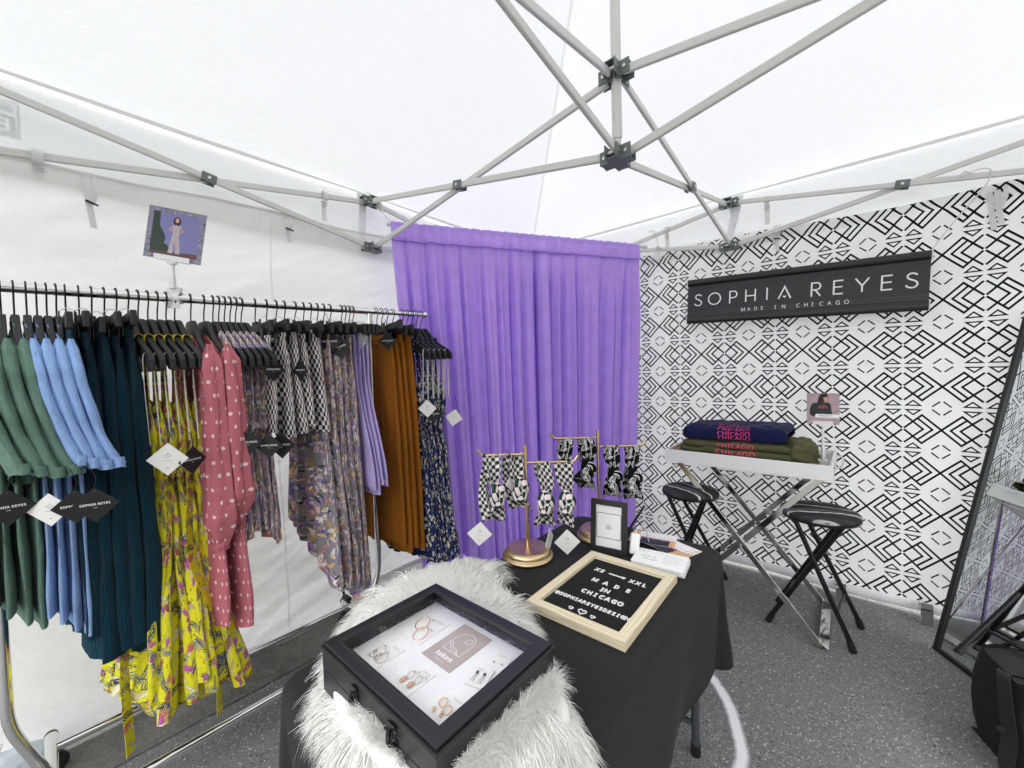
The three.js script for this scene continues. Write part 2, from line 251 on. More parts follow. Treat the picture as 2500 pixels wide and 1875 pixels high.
  // webbing strips from the eave down to the lower mid joints
  part('eave_strap', ribbon([V(-0.04, 2.262, L + 0.02), V(-0.03, 2.14, L + 0.03), V(-0.012, 1.99, L + 0.045), V(0.0, 1.945, L + 0.05)], (t) => t < 0.2 ? 0.075 - t * 0.15 : 0.042, V(0, 0, 1), 0.0012, 20), mCanopy, tent);
  part('eave_strap', ribbon([V(L + 0.02, 2.262, -0.04), V(L + 0.025, 2.16, -0.03), V(L - 0.01, 2.0, -0.012), V(L - 0.03, 1.95, 0.0)], (t) => t < 0.35 ? 0.10 - t * 0.16 : 0.044, V(1, 0, 0), 0.0012, 20), mCanopy, tent);
}
{ // event placard hung on the outside of the valance, seen through the cloth
  const t = canvasTex(256, 128, (x, w, h) => { x.fillStyle = '#f6f8f8'; x.fillRect(0, 0, w, h); x.strokeStyle = '#525c5e'; x.lineWidth = 5; x.strokeRect(3, 3, w - 6, h - 6); x.fillStyle = '#49535a'; for (let j = 0; j < 3; j++) x.fillRect(16, 14 + j * 10, 70 + j * 12, 6); x.fillStyle = '#2f383b'; x.fillRect(10, 54, w - 20, 66); x.fillStyle = '#ffffff'; x.font = 'bold 64px sans-serif'; x.fillText('E', 18, 110); x.fillRect(70, 62, 10, 50); }, true, false);
  const zs = 2.708, W = 0.24, off = (z, y) => { const u = (2 * L + 0.05 - z) / (2 * L + 0.1), v = (2.27 - y) / 0.327; return 0.012 + v * 0.005 * (1 + Math.sin(u * 23 + 3) + 0.6 * Math.sin(u * 51 + 6)); };
  const g = sheet(24, 10, (u, v) => { const z = zs + u * W, y = lerp(2.186, 2.066, v); return V(-0.05 - off(z, y) - 0.0012, y, z); }, (u, v) => [u, 1 - v]);
  single('placard', g, phy({ map: t, roughness: 1, transmission: 0.6, thickness: 0 }), 'printed placard seen through the white valance at the far left', 'sign');
}
// ---------- side walls ----------
const wallTop = (s, seed) => { // s: distance from the corner; scalloped upper edge hung from ties
  return 2.128 - 0.045 * s + 0.0 * seed - 0.018 * Math.abs(Math.sin(s * 2.6 + seed));
};
const leftX = (y, z) => { // billowing left wall
  const lo = smooth(1.2, 0, y); const b = 0.028 * noise.noise(z * 1.1, y * 1.2, 3) + 0.016 * noise.noise(z * 2.1 + y * 1.6, y * 2.2 - z * 1.2, 7) + 0.028 * noise.noise((z - y * 0.7) * 1.4, (y + z * 0.5) * 3.6, 11) + 0.014 * (0.5 - Math.abs(noise.noise((z - y * 0.8) * 2.4, (y + z * 0.55) * 8, 14))) + 0.005 * noise.noise((z - y) * 5, (y + z * 0.5) * 22, 17);
  return -0.035 + b + 0.055 * lo * (0.6 + 0.4 * Math.sin(z * 2.2 + 0.4)) ;
};
function sideStrap(parent, p, out, w, len, toggle) {
  part('tie_strap', G([ribbon([p.clone(), p.clone().addScaledVector(out, 0.012).add(V(0, -len * 0.35, 0)), p.clone().addScaledVector(out, 0.010).add(V(0, -len, 0)).addScaledVector(w, 0.012)], 0.018, w, 0.0012, 12), ribbon([p.clone().addScaledVector(w, 0.02), p.clone().addScaledVector(out, 0.018).addScaledVector(w, 0.022).add(V(0, -len * 0.3, 0)), p.clone().addScaledVector(out, 0.014).addScaledVector(w, 0.012).add(V(0, -len * 0.55, 0))], 0.014, w, 0.0012, 10)]), mWebbing, parent);
  if (toggle) part('toggle', rod(p.clone().addScaledVector(out, 0.02).add(V(0, -len * 0.52, 0)).addScaledVector(w, -0.006), p.clone().addScaledVector(out, 0.022).add(V(0, -len * 0.58, 0)).addScaledVector(w, 0.026), 0.0042, 0.0032, 10), std({ color: lin(0.012), roughness: 0.5 }), parent);
}
{
  const w = thing('side_wall', 'plain off-white fabric side wall behind the clothing rack', 'tent wall');
  const hem = (z) => 0.012 + 0.10 * smooth(2.68, 2.95, z) + 0.07 * smooth(1.75, 1.5, z) ;
  part('wall_sheet', sheet(220, 170, (u, v) => { const z = lerp(-0.03, 2 * L + 0.02, u), top = wallTop(z, 0.6), y = lerp(top, hem(z), v); return V(leftX(y, z) + 0.004 * smooth(1.95, 2.0, y), y, z); }, (u, v) => [u * 2.97, v * 2.1]), mSidewall, w);
  part('wall_hem', ribbon(Array.from({ length: 41 }, (_, i) => { const z = lerp(0, 2 * L, i / 40); return V(leftX(hem(z), z) + 0.003, hem(z) + 0.012, z); }), 0.03, V(0, 1, 0), 0.001, 60), mSidewall, w);
  part('top_hem', ribbon(Array.from({ length: 61 }, (_, i) => { const z = lerp(0, 2 * L, i / 60), y = wallTop(z, 0.6); return V(leftX(y, z) + 0.006, y - 0.004, z); }), 0.012, V(0, 1, 0), 0.002, 90), mSidewall, w);
  for (const z of [1.98, 1.02]) part('panel_seam', ribbon(Array.from({ length: 25 }, (_, i) => { const y = lerp(2.02, 0.05, i / 24); return V(leftX(y, z) + 0.003, y, z); }), 0.007, V(0, 0, 1), 0.0008, 50), mSeam, w);
  for (const [z, len, tg] of [[2.565, 0.19, true], [1.915, 0.13, true], [1.25, 0.12, false]]) { const y = wallTop(z, 0.6); sideStrap(w, V(leftX(y, z) + 0.01, y - 0.005, z), V(1, 0, 0), V(0, 0, -1), len, tg); }
}
{
  const w = thing('side_wall', 'white fabric side wall hidden behind the geometric drape', 'tent wall');
  const f = (x, y) => -0.085 + 0.012 * noise.noise(x * 2, y * 2, 21);
  part('wall_sheet', sheet(110, 60, (u, v) => { const x = lerp(-0.02, 2 * L, u), y = lerp(wallTop(x, 2.2), 0.012, v); return V(x, y, f(x, y)); }, (u, v) => [u * 2.95, v * 2.1]), mSidewall, w);
  part('top_hem', ribbon(Array.from({ length: 61 }, (_, i) => { const x = lerp(0, 2 * L, i / 60), y = wallTop(x, 2.2); return V(x, y - 0.004, f(x, y) + 0.006); }), 0.012, V(0, 1, 0), 0.002, 90), mSidewall, w);
  sideStrap(w, V(1.70, wallTop(1.7, 2.2) - 0.004, -0.045), V(0, 0, 1), V(1, 0, 0), 0.15, true);
  sideStrap(w, V(2.49, wallTop(2.49, 2.2) - 0.002, -0.04), V(0, 0, 1), V(1, 0, 0), 0.19, false);
  sideStrap(w, V(2.51, wallTop(2.51, 2.2) - 0.002, -0.035), V(0, 0, 1), V(1, 0, 0), 0.17, false);
}
// ---------- geometric drape on the back wall ----------
const geoTex = canvasTex(1024, 796, (x, w, h) => {
  x.fillStyle = 'rgb(250,250,250)'; x.fillRect(0, 0, w, h); x.strokeStyle = 'rgb(22,22,26)'; x.fillStyle = 'rgb(22,22,26)'; x.lineCap = 'butt'; x.lineJoin = 'miter';
  const ln = (pts, lw, close) => { x.lineWidth = lw; for (const ox of [-1, 0, 1]) for (const oy of [-1, 0, 1]) { x.beginPath(); pts.forEach(([a, b], i) => { const X = (a + ox) * w, Y = (b + oy) * h; i ? x.lineTo(X, Y) : x.moveTo(X, Y); }); if (close) x.closePath(); x.stroke(); } };
  const T = 33, T2 = 31, T3 = 23;
  for (const sy of [-1, 1]) for (const m of [0, 1]) { const q = (pts) => pts.map(([a, b]) => [m ? 1 - a : a, b * sy]);
    ln(q([[-0.02, -0.0264], [0.25, 0.33], [0.487, 0.017]]), T);
    ln(q([[0.308, 0.254], [0.115, 0], [0.13, -0.02]]), T2);
    ln(q([[0.485, 0.325], [0.235, 0], [0.25, -0.02]]), T2);
    ln(q([[0.365, 0.335], [0.272, 0.447], [0.458, 0.447]]), T3, true);
    ln(q([[0.12, 0.466], [0.02, 0.345]]), T3);
  }
});
const bx = 1.562, byy = 1.124; // a crossing of the print
const drapeZ = (x, y) => -0.036 + 0.014 * noise.noise(x * 1.7, y * 1.4, 31) + 0.010 * noise.noise(x * 3.1 + y, y * 3, 37) + 0.003 * noise.noise(x * 9 + y * 4, y * 7, 39) + 0.014 * smooth(1.86, 1.99, y) * Math.sin(y * 70 + 3 * noise.noise(x * 2, 0, 5)) * 0.7;
const drapeTop = (x) => 2.035 - 0.0 * x - 0.028 * smooth(1.0, 2.1, x) + 0.010 * Math.sin(x * 5);
{
  const t = geoTex.clone(); t.needsUpdate = true; t.repeat.set(1 / 0.2625, 1 / 0.204);
  const m = phy({ map: t, roughness: 0.95, transmission: 0.36, thickness: 0, specularIntensity: 0.2, bumpMap: scaled(clothWrk, 0.9), bumpScale: 0.004 });
  const d = thing('patterned_drape', 'white fabric drape printed with black geometric diamonds hung across the back', 'drape');
  const warp = (x, y) => [0.009 * noise.noise(x * 2, y * 2, 51), 0.009 * noise.noise(x * 2, y * 2, 57) - 0.012 * smooth(1.86, 2.0, y)];
  part('printed_cloth', sheet(150, 110, (u, v) => { const x = lerp(0.05, 2 * L - 0.03, u), y = lerp(drapeTop(x), 0.085, v); return V(x, y, drapeZ(x, y)); }, (u, v, p) => { const w = warp(p.x, p.y); return [p.x - bx + w[0], p.y - byy + w[1]]; }), m, d);
  const mW = phy({ color: lin(0.87), roughness: 0.95, transmission: 0.12, thickness: 0, bumpMap: scaled(clothWrk, 0.5), bumpScale: 0.008 });
  part('hem_sleeve', sheet(90, 14, (u, v) => { const x = lerp(0.05, 2 * L - 0.03, u), a = v * Math.PI * 2, r = 0.020 + 0.004 * noise.noise(x * 6, 0, 2); return V(x, 0.062 + 0.028 * Math.cos(a) * (0.9 + 0.2 * noise.noise(x * 5, 3, 1)) - 0.032 * smooth(0, 1, 0), drapeZ(x, 0.085) + r * Math.sin(a) * 0.7); }, (u, v) => [u * 3, v * 0.1], false), mW, d);
}
// spring clamps that hold the drape's hem
const mChrome = std({ color: lin(0.82), metalness: 1, roughness: 0.12 });
const mDarkChrome = std({ color: lin(0.55), metalness: 1, roughness: 0.2 });
for (const [x, z, lb] of [[1.985, 0.005, 'chrome bulldog clip on the drape hem behind the crossed stool legs'], [2.30, 0.01, 'chrome bulldog clip on the drape hem beside the leaning mirror']]) {
  const c = thing('hem_clip', lb, 'clip', 'clips along the drape hem', [x, 0.0, z]); c.rotation.y = 0.15;
  part('jaw', G([rbox(0.045, 0.010, 0.030, 0.003, 0, 0.098, -0.012), box(0.043, 0.055, 0.002, 0, 0.068, 0.006), box(0.043, 0.04, 0.002, 0, 0.076, -0.03)]), mChrome, c);
  part('lever', G([box(0.030, 0.072, 0.0015, 0, 0.037, 0.014), box(0.004, 0.072, 0.006, -0.017, 0.037, 0.014), box(0.004, 0.072, 0.006, 0.017, 0.037, 0.014)]), mDarkChrome, c);
}
// ---------- printed and plain fabrics ----------
function wrapDraw(x, w, h, px, py, s, f) { for (const ox of [0, px < s ? w : px > w - s ? -w : 0]) for (const oy of [0, py < s ? h : py > h - s ? -h : 0]) { x.save(); x.translate(px + ox, py + oy); f(); x.restore(); if (false) break; } }
const leafPath = (x, l, w) => { x.beginPath(); x.moveTo(0, 0); x.quadraticCurveTo(l * 0.45, -w, l, 0); x.quadraticCurveTo(l * 0.45, w, 0, 0); };
const yellowTex = canvasTex(1024, 1024, (x, w, h) => {
  const r = rng(21); x.fillStyle = '#e6df2e'; x.fillRect(0, 0, w, h);
  const frond = (s, col) => { const n = 7; x.strokeStyle = col; x.fillStyle = col; x.lineWidth = s * 0.03; x.beginPath(); x.moveTo(0, 0); x.quadraticCurveTo(s * 0.5, -s * 0.12, s, 0); x.stroke(); for (let i = 1; i <= n; i++) for (const q of [-1, 1]) { x.save(); x.translate(s * i / n, -s * 0.1 * Math.sin(i / n * 3.1)); x.rotate(q * (0.75 - i * 0.05)); leafPath(x, s * (0.42 - 0.02 * i), s * 0.055); x.fill(); x.restore(); } };
  const flower = (s, c1, c2) => { for (let k = 0; k < 11; k++) { x.save(); x.rotate(-2.9 + k * 0.27 + r() * 0.1); x.fillStyle = k % 2 ? c1 : c2; leafPath(x, s * (0.7 + r() * 0.4), s * 0.16); x.fill(); x.strokeStyle = 'rgba(120,30,90,0.5)'; x.lineWidth = 1.2; x.stroke(); x.restore(); } };
  for (let i = 0; i < 70; i++) { const px = r() * w, py = r() * h, a = r() * 6.28, s = 60 + r() * 60; wrapDraw(x, w, h, px, py, 160, () => { x.rotate(a); x.strokeStyle = r() < 0.5 ? '#9a8a3a' : '#a99c62'; x.lineWidth = 2; x.beginPath(); x.moveTo(0, 0); x.bezierCurveTo(s * 0.4, -30, s * 0.7, 40, s * 1.3, 5); x.stroke(); }); }
  for (let i = 0; i < 95; i++) { const px = r() * w, py = r() * h, a = r() * 6.28, s = 45 + r() * 35, c = ['#efe9c0', '#d8cda0', '#c9b98a'][i % 3]; wrapDraw(x, w, h, px, py, 140, () => { x.rotate(a); x.globalAlpha = 0.8; x.fillStyle = c; leafPath(x, s * 1.4, s * 0.42); x.fill(); x.strokeStyle = '#8d7a55'; x.lineWidth = 1.6; x.stroke(); for (let k = 1; k < 6; k++) { x.beginPath(); x.moveTo(k * s * 0.2, 0); x.lineTo(k * s * 0.2 + s * 0.15, -s * 0.2); x.stroke(); } }); }
  for (let i = 0; i < 74; i++) { const px = r() * w, py = r() * h, a = r() * 6.28, s = 80 + r() * 60, c = ['#2c3563', '#37406f', '#243052', '#5b6b8f'][i % 4]; wrapDraw(x, w, h, px, py, 200, () => { x.rotate(a); frond(s, c); }); }
  for (let i = 0; i < 46; i++) { const px = r() * w, py = r() * h, a = (r() - 0.5) * 2, s = 34 + r() * 30, q = i % 4; wrapDraw(x, w, h, px, py, 100, () => { x.rotate(a); flower(s, ['#c44fae', '#d9746a', '#b4509e', '#9c5f4e'][q], ['#e08ccc', '#eb9c86', '#d57cc4', '#b87c63'][q]); }); }
  for (let i = 0; i < 120; i++) { const px = r() * w, py = r() * h; x.fillStyle = ['#8c4a58', '#a4684a', '#6a5a7a'][i % 3]; wrapDraw(x, w, h, px, py, 20, () => { x.rotate(r() * 6); leafPath(x, 18, 6); x.fill(); }); }
});
const pastelTex = canvasTex(1024, 1024, (x, w, h) => {
  const r = rng(31); x.fillStyle = '#908a90'; x.fillRect(0, 0, w, h); const cs = ['#a08cc4', '#d88d86', '#7f8f78', '#b99c66', '#e6bfb4', '#6a62a8', '#9c9096', '#8a8278', '#d9c9e2', '#6d7580'];
  for (let i = 0; i < 700; i++) { const px = r() * w, py = r() * h, a = r() * 6.28, s = 40 + r() * 60, c = cs[Math.floor(r() * cs.length)]; wrapDraw(x, w, h, px, py, 110, () => { x.rotate(a); x.fillStyle = c; leafPath(x, s, s * (0.15 + r() * 0.14)); x.fill(); }); }
  for (let i = 0; i < 230; i++) { const px = r() * w, py = r() * h, a = r() * 6.28, s = 45 + r() * 50, dark = r() < 0.45; wrapDraw(x, w, h, px, py, 110, () => { x.rotate(a); if (dark) { x.fillStyle = '#1b222b'; leafPath(x, s, s * 0.19); x.fill(); x.strokeStyle = '#aeb3a6'; x.lineWidth = 2; for (let k = 1; k < 7; k++) { x.beginPath(); x.moveTo(s * k / 7, -s * 0.11); x.lineTo(s * (k / 7 + 0.05), s * 0.11); x.stroke(); } } else { x.strokeStyle = r() < 0.6 ? '#fbf6ee' : '#f0d089'; x.lineWidth = 4.5; leafPath(x, s * 0.8, s * 0.24); x.stroke(); x.beginPath(); x.moveTo(6, 0); x.lineTo(s * 0.6, 0); x.stroke(); } }); }
  for (let i = 0; i < 130; i++) { const px = r() * w, py = r() * h, a = r() * 6.28, c = ['#6a63b0', '#d8837a', '#e5d9e8', '#57636a', '#dfa7a6'][i % 5]; wrapDraw(x, w, h, px, py, 60, () => { x.rotate(a); x.fillStyle = c; for (let k = 0; k < 3; k++) { x.fillRect(0, k * 6, 34 + 10 * r(), 3.2); } }); }
});
const checkTex = canvasTex(256, 256, (x, w, h) => { x.fillStyle = '#e3d5d6'; x.fillRect(0, 0, w, h); x.fillStyle = '#1d3d31'; for (let j = 0; j < 8; j++) for (let i = 0; i < 8; i++) if ((i + j) % 2) x.fillRect(i * 32 + 1, j * 32 + 1, 31, 31); x.strokeStyle = 'rgba(120,110,105,0.45)'; x.lineWidth = 1; for (let i = 0; i < 8; i++) { x.strokeRect(i * 32, -2, 0, 300); x.strokeRect(-2, i * 32, 300, 0); } });
const roseTex = canvasTex(512, 512, (x, w, h) => { const r = rng(41); x.fillStyle = '#b96a74'; x.fillRect(0, 0, w, h); for (let i = 0; i < 4000; i++) { x.fillStyle = r() < 0.5 ? 'rgba(190,105,115,0.25)' : 'rgba(130,60,70,0.2)'; x.fillRect(r() * w, r() * h, 5, 1.4); } const dm = (px, py, s) => wrapDraw(x, w, h, px, py, 40, () => { x.rotate(Math.PI / 4); x.fillStyle = '#f0dedc'; x.fillRect(-s, -s, 2 * s, 2 * s); x.strokeStyle = '#c58088'; x.lineWidth = 2; x.strokeRect(-s * 0.45, -s * 0.45, s * 0.9, s * 0.9); }); for (let j = 0; j < 4; j++) for (let i = 0; i < 4; i++) dm(((i + (j % 2) * 0.5) * 128 + 40), j * 128 + 50, 15); });
const navyTex = canvasTex(1024, 1024, (x, w, h) => { const r = rng(51); x.fillStyle = '#1d2a55'; x.fillRect(0, 0, w, h); for (let i = 0; i < 420; i++) { const px = r() * w, py = r() * h, a = r() * 6.28; wrapDraw(x, w, h, px, py, 50, () => { x.rotate(a); x.strokeStyle = '#8d94ad'; x.lineWidth = 2; x.beginPath(); x.moveTo(0, 0); x.quadraticCurveTo(20, -12, 42, 0); x.stroke(); x.fillStyle = r() < 0.5 ? '#39466f' : '#a7a892'; for (let k = 0; k < 4; k++) { x.save(); x.translate(k * 10, -6); x.rotate(k % 2 ? 0.8 : -0.8); leafPath(x, 12, 3.5); x.fill(); x.restore(); } }); } for (let i = 0; i < 260; i++) { const px = r() * w, py = r() * h, s = 9 + r() * 13, c = ['#d9d3c2', '#cfc3a0', '#bdb7b0', '#e6e0d2'][i % 4]; wrapDraw(x, w, h, px, py, 40, () => { x.rotate(r() * 6); x.fillStyle = c; for (let k = 0; k < 5; k++) { x.save(); x.rotate(k * 1.257); x.beginPath(); x.ellipse(s * 0.62, 0, s * 0.55, s * 0.42, 0, 0, 7); x.fill(); x.restore(); } x.fillStyle = '#7d6a4c'; x.beginPath(); x.arc(0, 0, s * 0.25, 0, 7); x.fill(); }); } });
const ribBump = dataTex(256, 256, (u, v) => { const q = 0.5 + 0.42 * Math.sin(u * Math.PI * 2 * 16) + 0.1 * tnoise(u, v, 20, 3); return [q, q, q]; });
const heather = (rgb, amp, seed) => dataTex(512, 512, (u, v) => { const n = 1 + amp * (tnoise(u, v, 90, seed) + 0.7 * tnoise(u * 1, v, 30, seed + 2) + 0.8 * tnoise(u, v, 5, seed + 4)); return rgb.map((c) => c / 255 * n); }, true);
const cl = (o) => phy({ roughness: 0.95, specularIntensity: 0.25, sheen: 0.25, sheenRoughness: 0.8, sheenColor: lin(0.5), ...o });
const F = {
  sage: cl({ map: scaled(heather([96, 124, 110], 0.10, 1), 0.35), bumpMap: scaled(crumple, 0.7), bumpScale: 0.006 }),
  blue: cl({ map: scaled(heather([138, 168, 214], 0.09, 11), 0.3), bumpMap: scaled(crumple, 0.6), bumpScale: 0.006 }),
  teal: cl({ map: scaled(heather([17, 58, 74], 0.06, 71), 0.3), bumpMap: scaled(ribBump, 0.075, 0.3), bumpScale: 0.0022 }),
  yellow: cl({ map: scaled(yellowTex, 0.44), bumpMap: scaled(crumple, 0.5), bumpScale: 0.004, transmission: 0.12 }),
  rose: cl({ map: scaled(roseTex, 0.165), bumpMap: scaled(crumple, 0.4), bumpScale: 0.004 }),
  pastel: cl({ map: scaled(pastelTex, 0.55), bumpMap: scaled(crumple, 0.4), bumpScale: 0.003 }),
  check: cl({ map: scaled(checkTex, 0.135), bumpMap: scaled(crumple, 0.4), bumpScale: 0.003 }),
  lilac: cl({ map: scaled(heather([186, 170, 222], 0.05, 21), 0.3), bumpMap: scaled(crumple, 0.6), bumpScale: 0.003 }),
  brown: cl({ map: scaled(heather([150, 92, 28], 0.10, 31), 0.3), bumpMap: scaled(crumple, 0.5), bumpScale: 0.004 }),
  navy: cl({ map: scaled(navyTex, 0.36), bumpMap: scaled(crumple, 0.4), bumpScale: 0.004 }),
  white: std({ color: lin(0.82, 0.81, 0.76), roughness: 0.8 }),
};
const mBlackWood = std({ color: lin(0.012), roughness: 0.55, bumpMap: scaled(weaveBump, 0.2), bumpScale: 0.0003 });
const mBlackWire = std({ color: lin(0.008), roughness: 0.4, metalness: 0.3 });
const mBlackPlastic = std({ color: lin(0.010), roughness: 0.35 });

// ---------- clothing rack ----------
const BX = 0.32, yBar = (z) => 1.563 - 0.0358 * (z - 1.38);
{
  const k = thing('clothing_rack', 'chrome rolling clothing rack loaded with garments along the left wall', 'clothing rack');
  part('hanging_bar', rod(V(BX, yBar(3.02), 3.02), V(BX, yBar(1.70), 1.70), 0.0145, 0.0145, 20), mChrome, k);
  part('extension_bar', rod(V(BX, yBar(1.71), 1.71), V(BX, yBar(1.375), 1.375), 0.0115, 0.0115, 16), mChrome, k);
  part('end_knob', new THREE.SphereGeometry(0.017, 16, 12).translate(BX, yBar(1.37), 1.368), mChrome, k);
  for (const [z, s] of [[1.688, 1], [2.79, -1]]) {
    part('upright', polyTube([V(BX, yBar(z) - 0.012, z), V(BX, 0.33, z), V(BX, 0.135, z + s * 0.068)], 0.013, 0.05), mChrome, k);
    const zc = z + s * 0.068;
    part('cross_tube', rod(V(0.09, 0.122, zc), V(0.55, 0.122, zc), 0.0155, 0.0155, 18), mChrome, k);
    for (const x of [0.105, 0.535]) {
      const c = part('caster', G([new THREE.TorusGeometry(0.026, 0.012, 10, 22).rotateY(Math.PI / 2).translate(x, 0.040, zc), rod(V(x - 0.012, 0.040, zc), V(x + 0.012, 0.040, zc), 0.024, 0.024, 16)]), mBlackPlastic, k);
      part('caster_fork', G([box(0.003, 0.06, 0.02, x - 0.017, 0.066, zc), box(0.003, 0.06, 0.02, x + 0.017, 0.066, zc), box(0.037, 0.004, 0.024, x, 0.097, zc), rod(V(x, 0.098, zc), V(x, 0.115, zc), 0.008)]), mDarkChrome, c);
      part('end_cap', new THREE.SphereGeometry(0.0165, 14, 10).translate(x < 0.3 ? 0.09 : 0.55, 0.122, zc), mBlackPlastic, c);
    }
  }
  for (const x of [0.160, 0.485]) part('base_rail', rod(V(x, 0.122, 1.756), V(x, 0.122, 2.722), 0.0135, 0.0135, 18), mChrome, k);
  part('clamp', G([rbox(0.05, 0.02, 0.03, 0.006, 0.125, 0.145, 1.756), rod(V(0.10, 0.15, 1.756), V(0.075, 0.175, 1.75), 0.006), new THREE.SphereGeometry(0.014, 12, 10).translate(0.07, 0.18, 1.75)]), mBlackPlastic, k);
}
// ---------- cloth bodies ----------
// o: top(x), bot(x) local heights; W(v), T(v), A(v) half width, half thickness, fold depth; k folds per metre; curl pulls the +x edge to -z
function cloth(o) {
  const nU = o.nU || 88, nV = o.nV || 44, ph = o.ph || 0, kk = o.k || 60, sd = o.sd || 0, cx = o.cx || (() => 0), ex = o.ex || 0.7;
  const f = (u, v) => {
    const th = u * Math.PI * 2, c = Math.cos(th), s = Math.sin(th), W = o.W(v), T = o.T(v), A = o.A ? o.A(v) : 0;
    const x0 = cx(v) + W * Math.sign(c) * Math.pow(Math.abs(c), ex), rel = W > 0 ? (x0 - cx(v)) / W : 0;
    const dr = 1.6 * noise.noise(rel * 2, v * 1.5, sd), q = rel * 0.16 * kk;
    const wv = Math.sin(q + ph + dr) + 0.5 * Math.sin(q * 1.9 + ph * 1.7 + dr * 1.4 + 1.3) + 0.5 * noise.noise(rel * 5, v * 2.2, sd + 4);
    let z = T * Math.sign(s) * Math.pow(Math.abs(s), 0.75) + A * wv * (0.55 + 0.45 * Math.abs(s)) + T * 0.25 * noise.noise(rel * 4 + sd, v * 5, s > 0 ? 1 : 9);
    let x = x0 + A * 0.5 * Math.sin(q * 1.3 + ph + s + dr) ;
    const t = o.top(x0), b = o.bot(x0); const y = lerp(t, b, v) + (o.dy ? o.dy(rel, v) : 0);
    if (o.curl) { const e = Math.max(0, (x0 - (o.c0 || 0)) / 0.2); z -= o.curl * e * e * (o.cv ? o.cv(v) : 1); }
    if (o.zs) z += o.zs * v * v; if (o.zc) z += o.zc;
    if (o.sway) { x += o.sway[0] * v * v; z += o.sway[1] * v * v; }
    return V(x, y, z);
  };
  const per = o.per || 4 * o.W(0.6);
  return sheet(nU, nV, f, (u, v, p) => [u * per + sd * 0.13, p.y + sd * 0.07], true);
}
const tagBlack = canvasTex(256, 256, (x, w, h) => { x.fillStyle = '#121214'; x.fillRect(0, 0, w, h); x.translate(w / 2, h / 2); x.rotate(Math.PI / 4); x.fillStyle = '#ecebe8'; x.font = 'bold 33px sans-serif'; x.textAlign = 'center'; x.fillText('SOPHIA REYES', 0, 4); x.fillRect(-14, 26, 28, 4); x.beginPath(); x.arc(0, -150, 6, 0, 7); x.fillStyle = '#555'; x.fill(); }, true, false);
const tagWhite = canvasTex(256, 256, (x, w, h) => { x.fillStyle = '#eceae6'; x.fillRect(0, 0, w, h); x.translate(w / 2, h / 2); x.rotate(Math.PI / 4); x.strokeStyle = '#6b6a68'; x.lineWidth = 3; x.save(); x.translate(0, -40); x.rotate(Math.PI / 4); x.strokeRect(-20, -20, 40, 40); x.restore(); x.font = 'bold 18px sans-serif'; x.fillStyle = '#6b6a68'; x.textAlign = 'center'; x.fillText('R', 0, -34); x.fillStyle = '#9a9896'; x.fillRect(-42, 12, 84, 4); x.fillRect(-10, 92, 20, 8); }, true, false);
const mTagB = std({ map: tagBlack, roughness: 0.6 }), mTagW = std({ map: tagWhite, roughness: 0.7 }), mString = std({ color: lin(0.01), roughness: 0.9 });
const tagGeo = (() => { const g = new THREE.BoxGeometry(0.060, 0.060, 0.0012).rotateZ(Math.PI / 4); return g; })();
// tag at a world place, as a part of garment g; yaw turns its face
function hangTag(g, x, y, z, yaw, white, tilt = 0, big = 1) {
  g.updateMatrixWorld(true); const inv = g.matrixWorld.clone().invert();
  const t = part('hang_tag', tagGeo, white ? mTagW : mTagB, g); t.applyMatrix4(new THREE.Matrix4().compose(V(x, y, z), new THREE.Quaternion().setFromEuler(new THREE.Euler(0.06, yaw, tilt, 'YXZ')), V(big, big, 1)).premultiply(inv));
  const st = part('tag_string', wire([V(0, 0.042, 0), V(0.004, 0.062, -0.004), V(-0.006, 0.085, -0.012), V(-0.016, 0.10, -0.03)], 0.0009, 14, 5), mString, t);
}
// ---------- hangers ----------
const hookGeo = (() => { const r = 0.0185, pts = []; for (let i = 0; i <= 9; i++) { const a = -0.7 + i / 9 * 3.5; pts.push(V(Math.cos(Math.PI - a) * -r * 1.0, Math.sin(Math.PI - a) * r, 0)); } const q = pts.map((p) => V(-p.x, p.y, 0)); // from the free tip over the bar
  const last = q[q.length - 1]; q.reverse(); q.reverse(); return wire([...q, V(last.x + (last.x > 0 ? 0.002 : -0.002), last.y - 0.012, 0), V(last.x * 0.3, -0.040, 0), V(0, -0.062, 0), V(0, -0.088, 0)], 0.0021, 46, 7); })();
const hangerGeo = (() => { const s = new THREE.Shape(); s.moveTo(-0.030, -0.078); s.lineTo(0.030, -0.078); s.bezierCurveTo(0.055, -0.082, 0.07, -0.128, 0.125, -0.160); s.bezierCurveTo(0.16, -0.178, 0.19, -0.190, 0.206, -0.212); s.lineTo(0.207, -0.236); s.quadraticCurveTo(0.198, -0.241, 0.188, -0.234); s.bezierCurveTo(0.15, -0.205, 0.10, -0.19, 0.060, -0.158); s.lineTo(0, -0.118); s.lineTo(-0.060, -0.158); s.bezierCurveTo(-0.10, -0.19, -0.15, -0.205, -0.188, -0.234); s.quadraticCurveTo(-0.198, -0.241, -0.207, -0.236); s.lineTo(-0.206, -0.212); s.bezierCurveTo(-0.19, -0.190, -0.16, -0.178, -0.125, -0.160); s.bezierCurveTo(-0.07, -0.128, -0.055, -0.082, -0.030, -0.078); const h = new THREE.Path(); return extrude(s, 0.010, 0.0025, { curveSegments: 10 }).translate(0, 0, -0.005); })();
const clipBarGeo = G([rbox(0.37, 0.030, 0.013, 0.004, 0, -0.098, 0), rbox(0.05, 0.045, 0.0135, 0.004, 0, -0.092, 0), rbox(0.026, 0.044, 0.0145, 0.004, 0.186, -0.103, 0), rbox(0.026, 0.044, 0.0145, 0.004, -0.186, -0.103, 0)]);
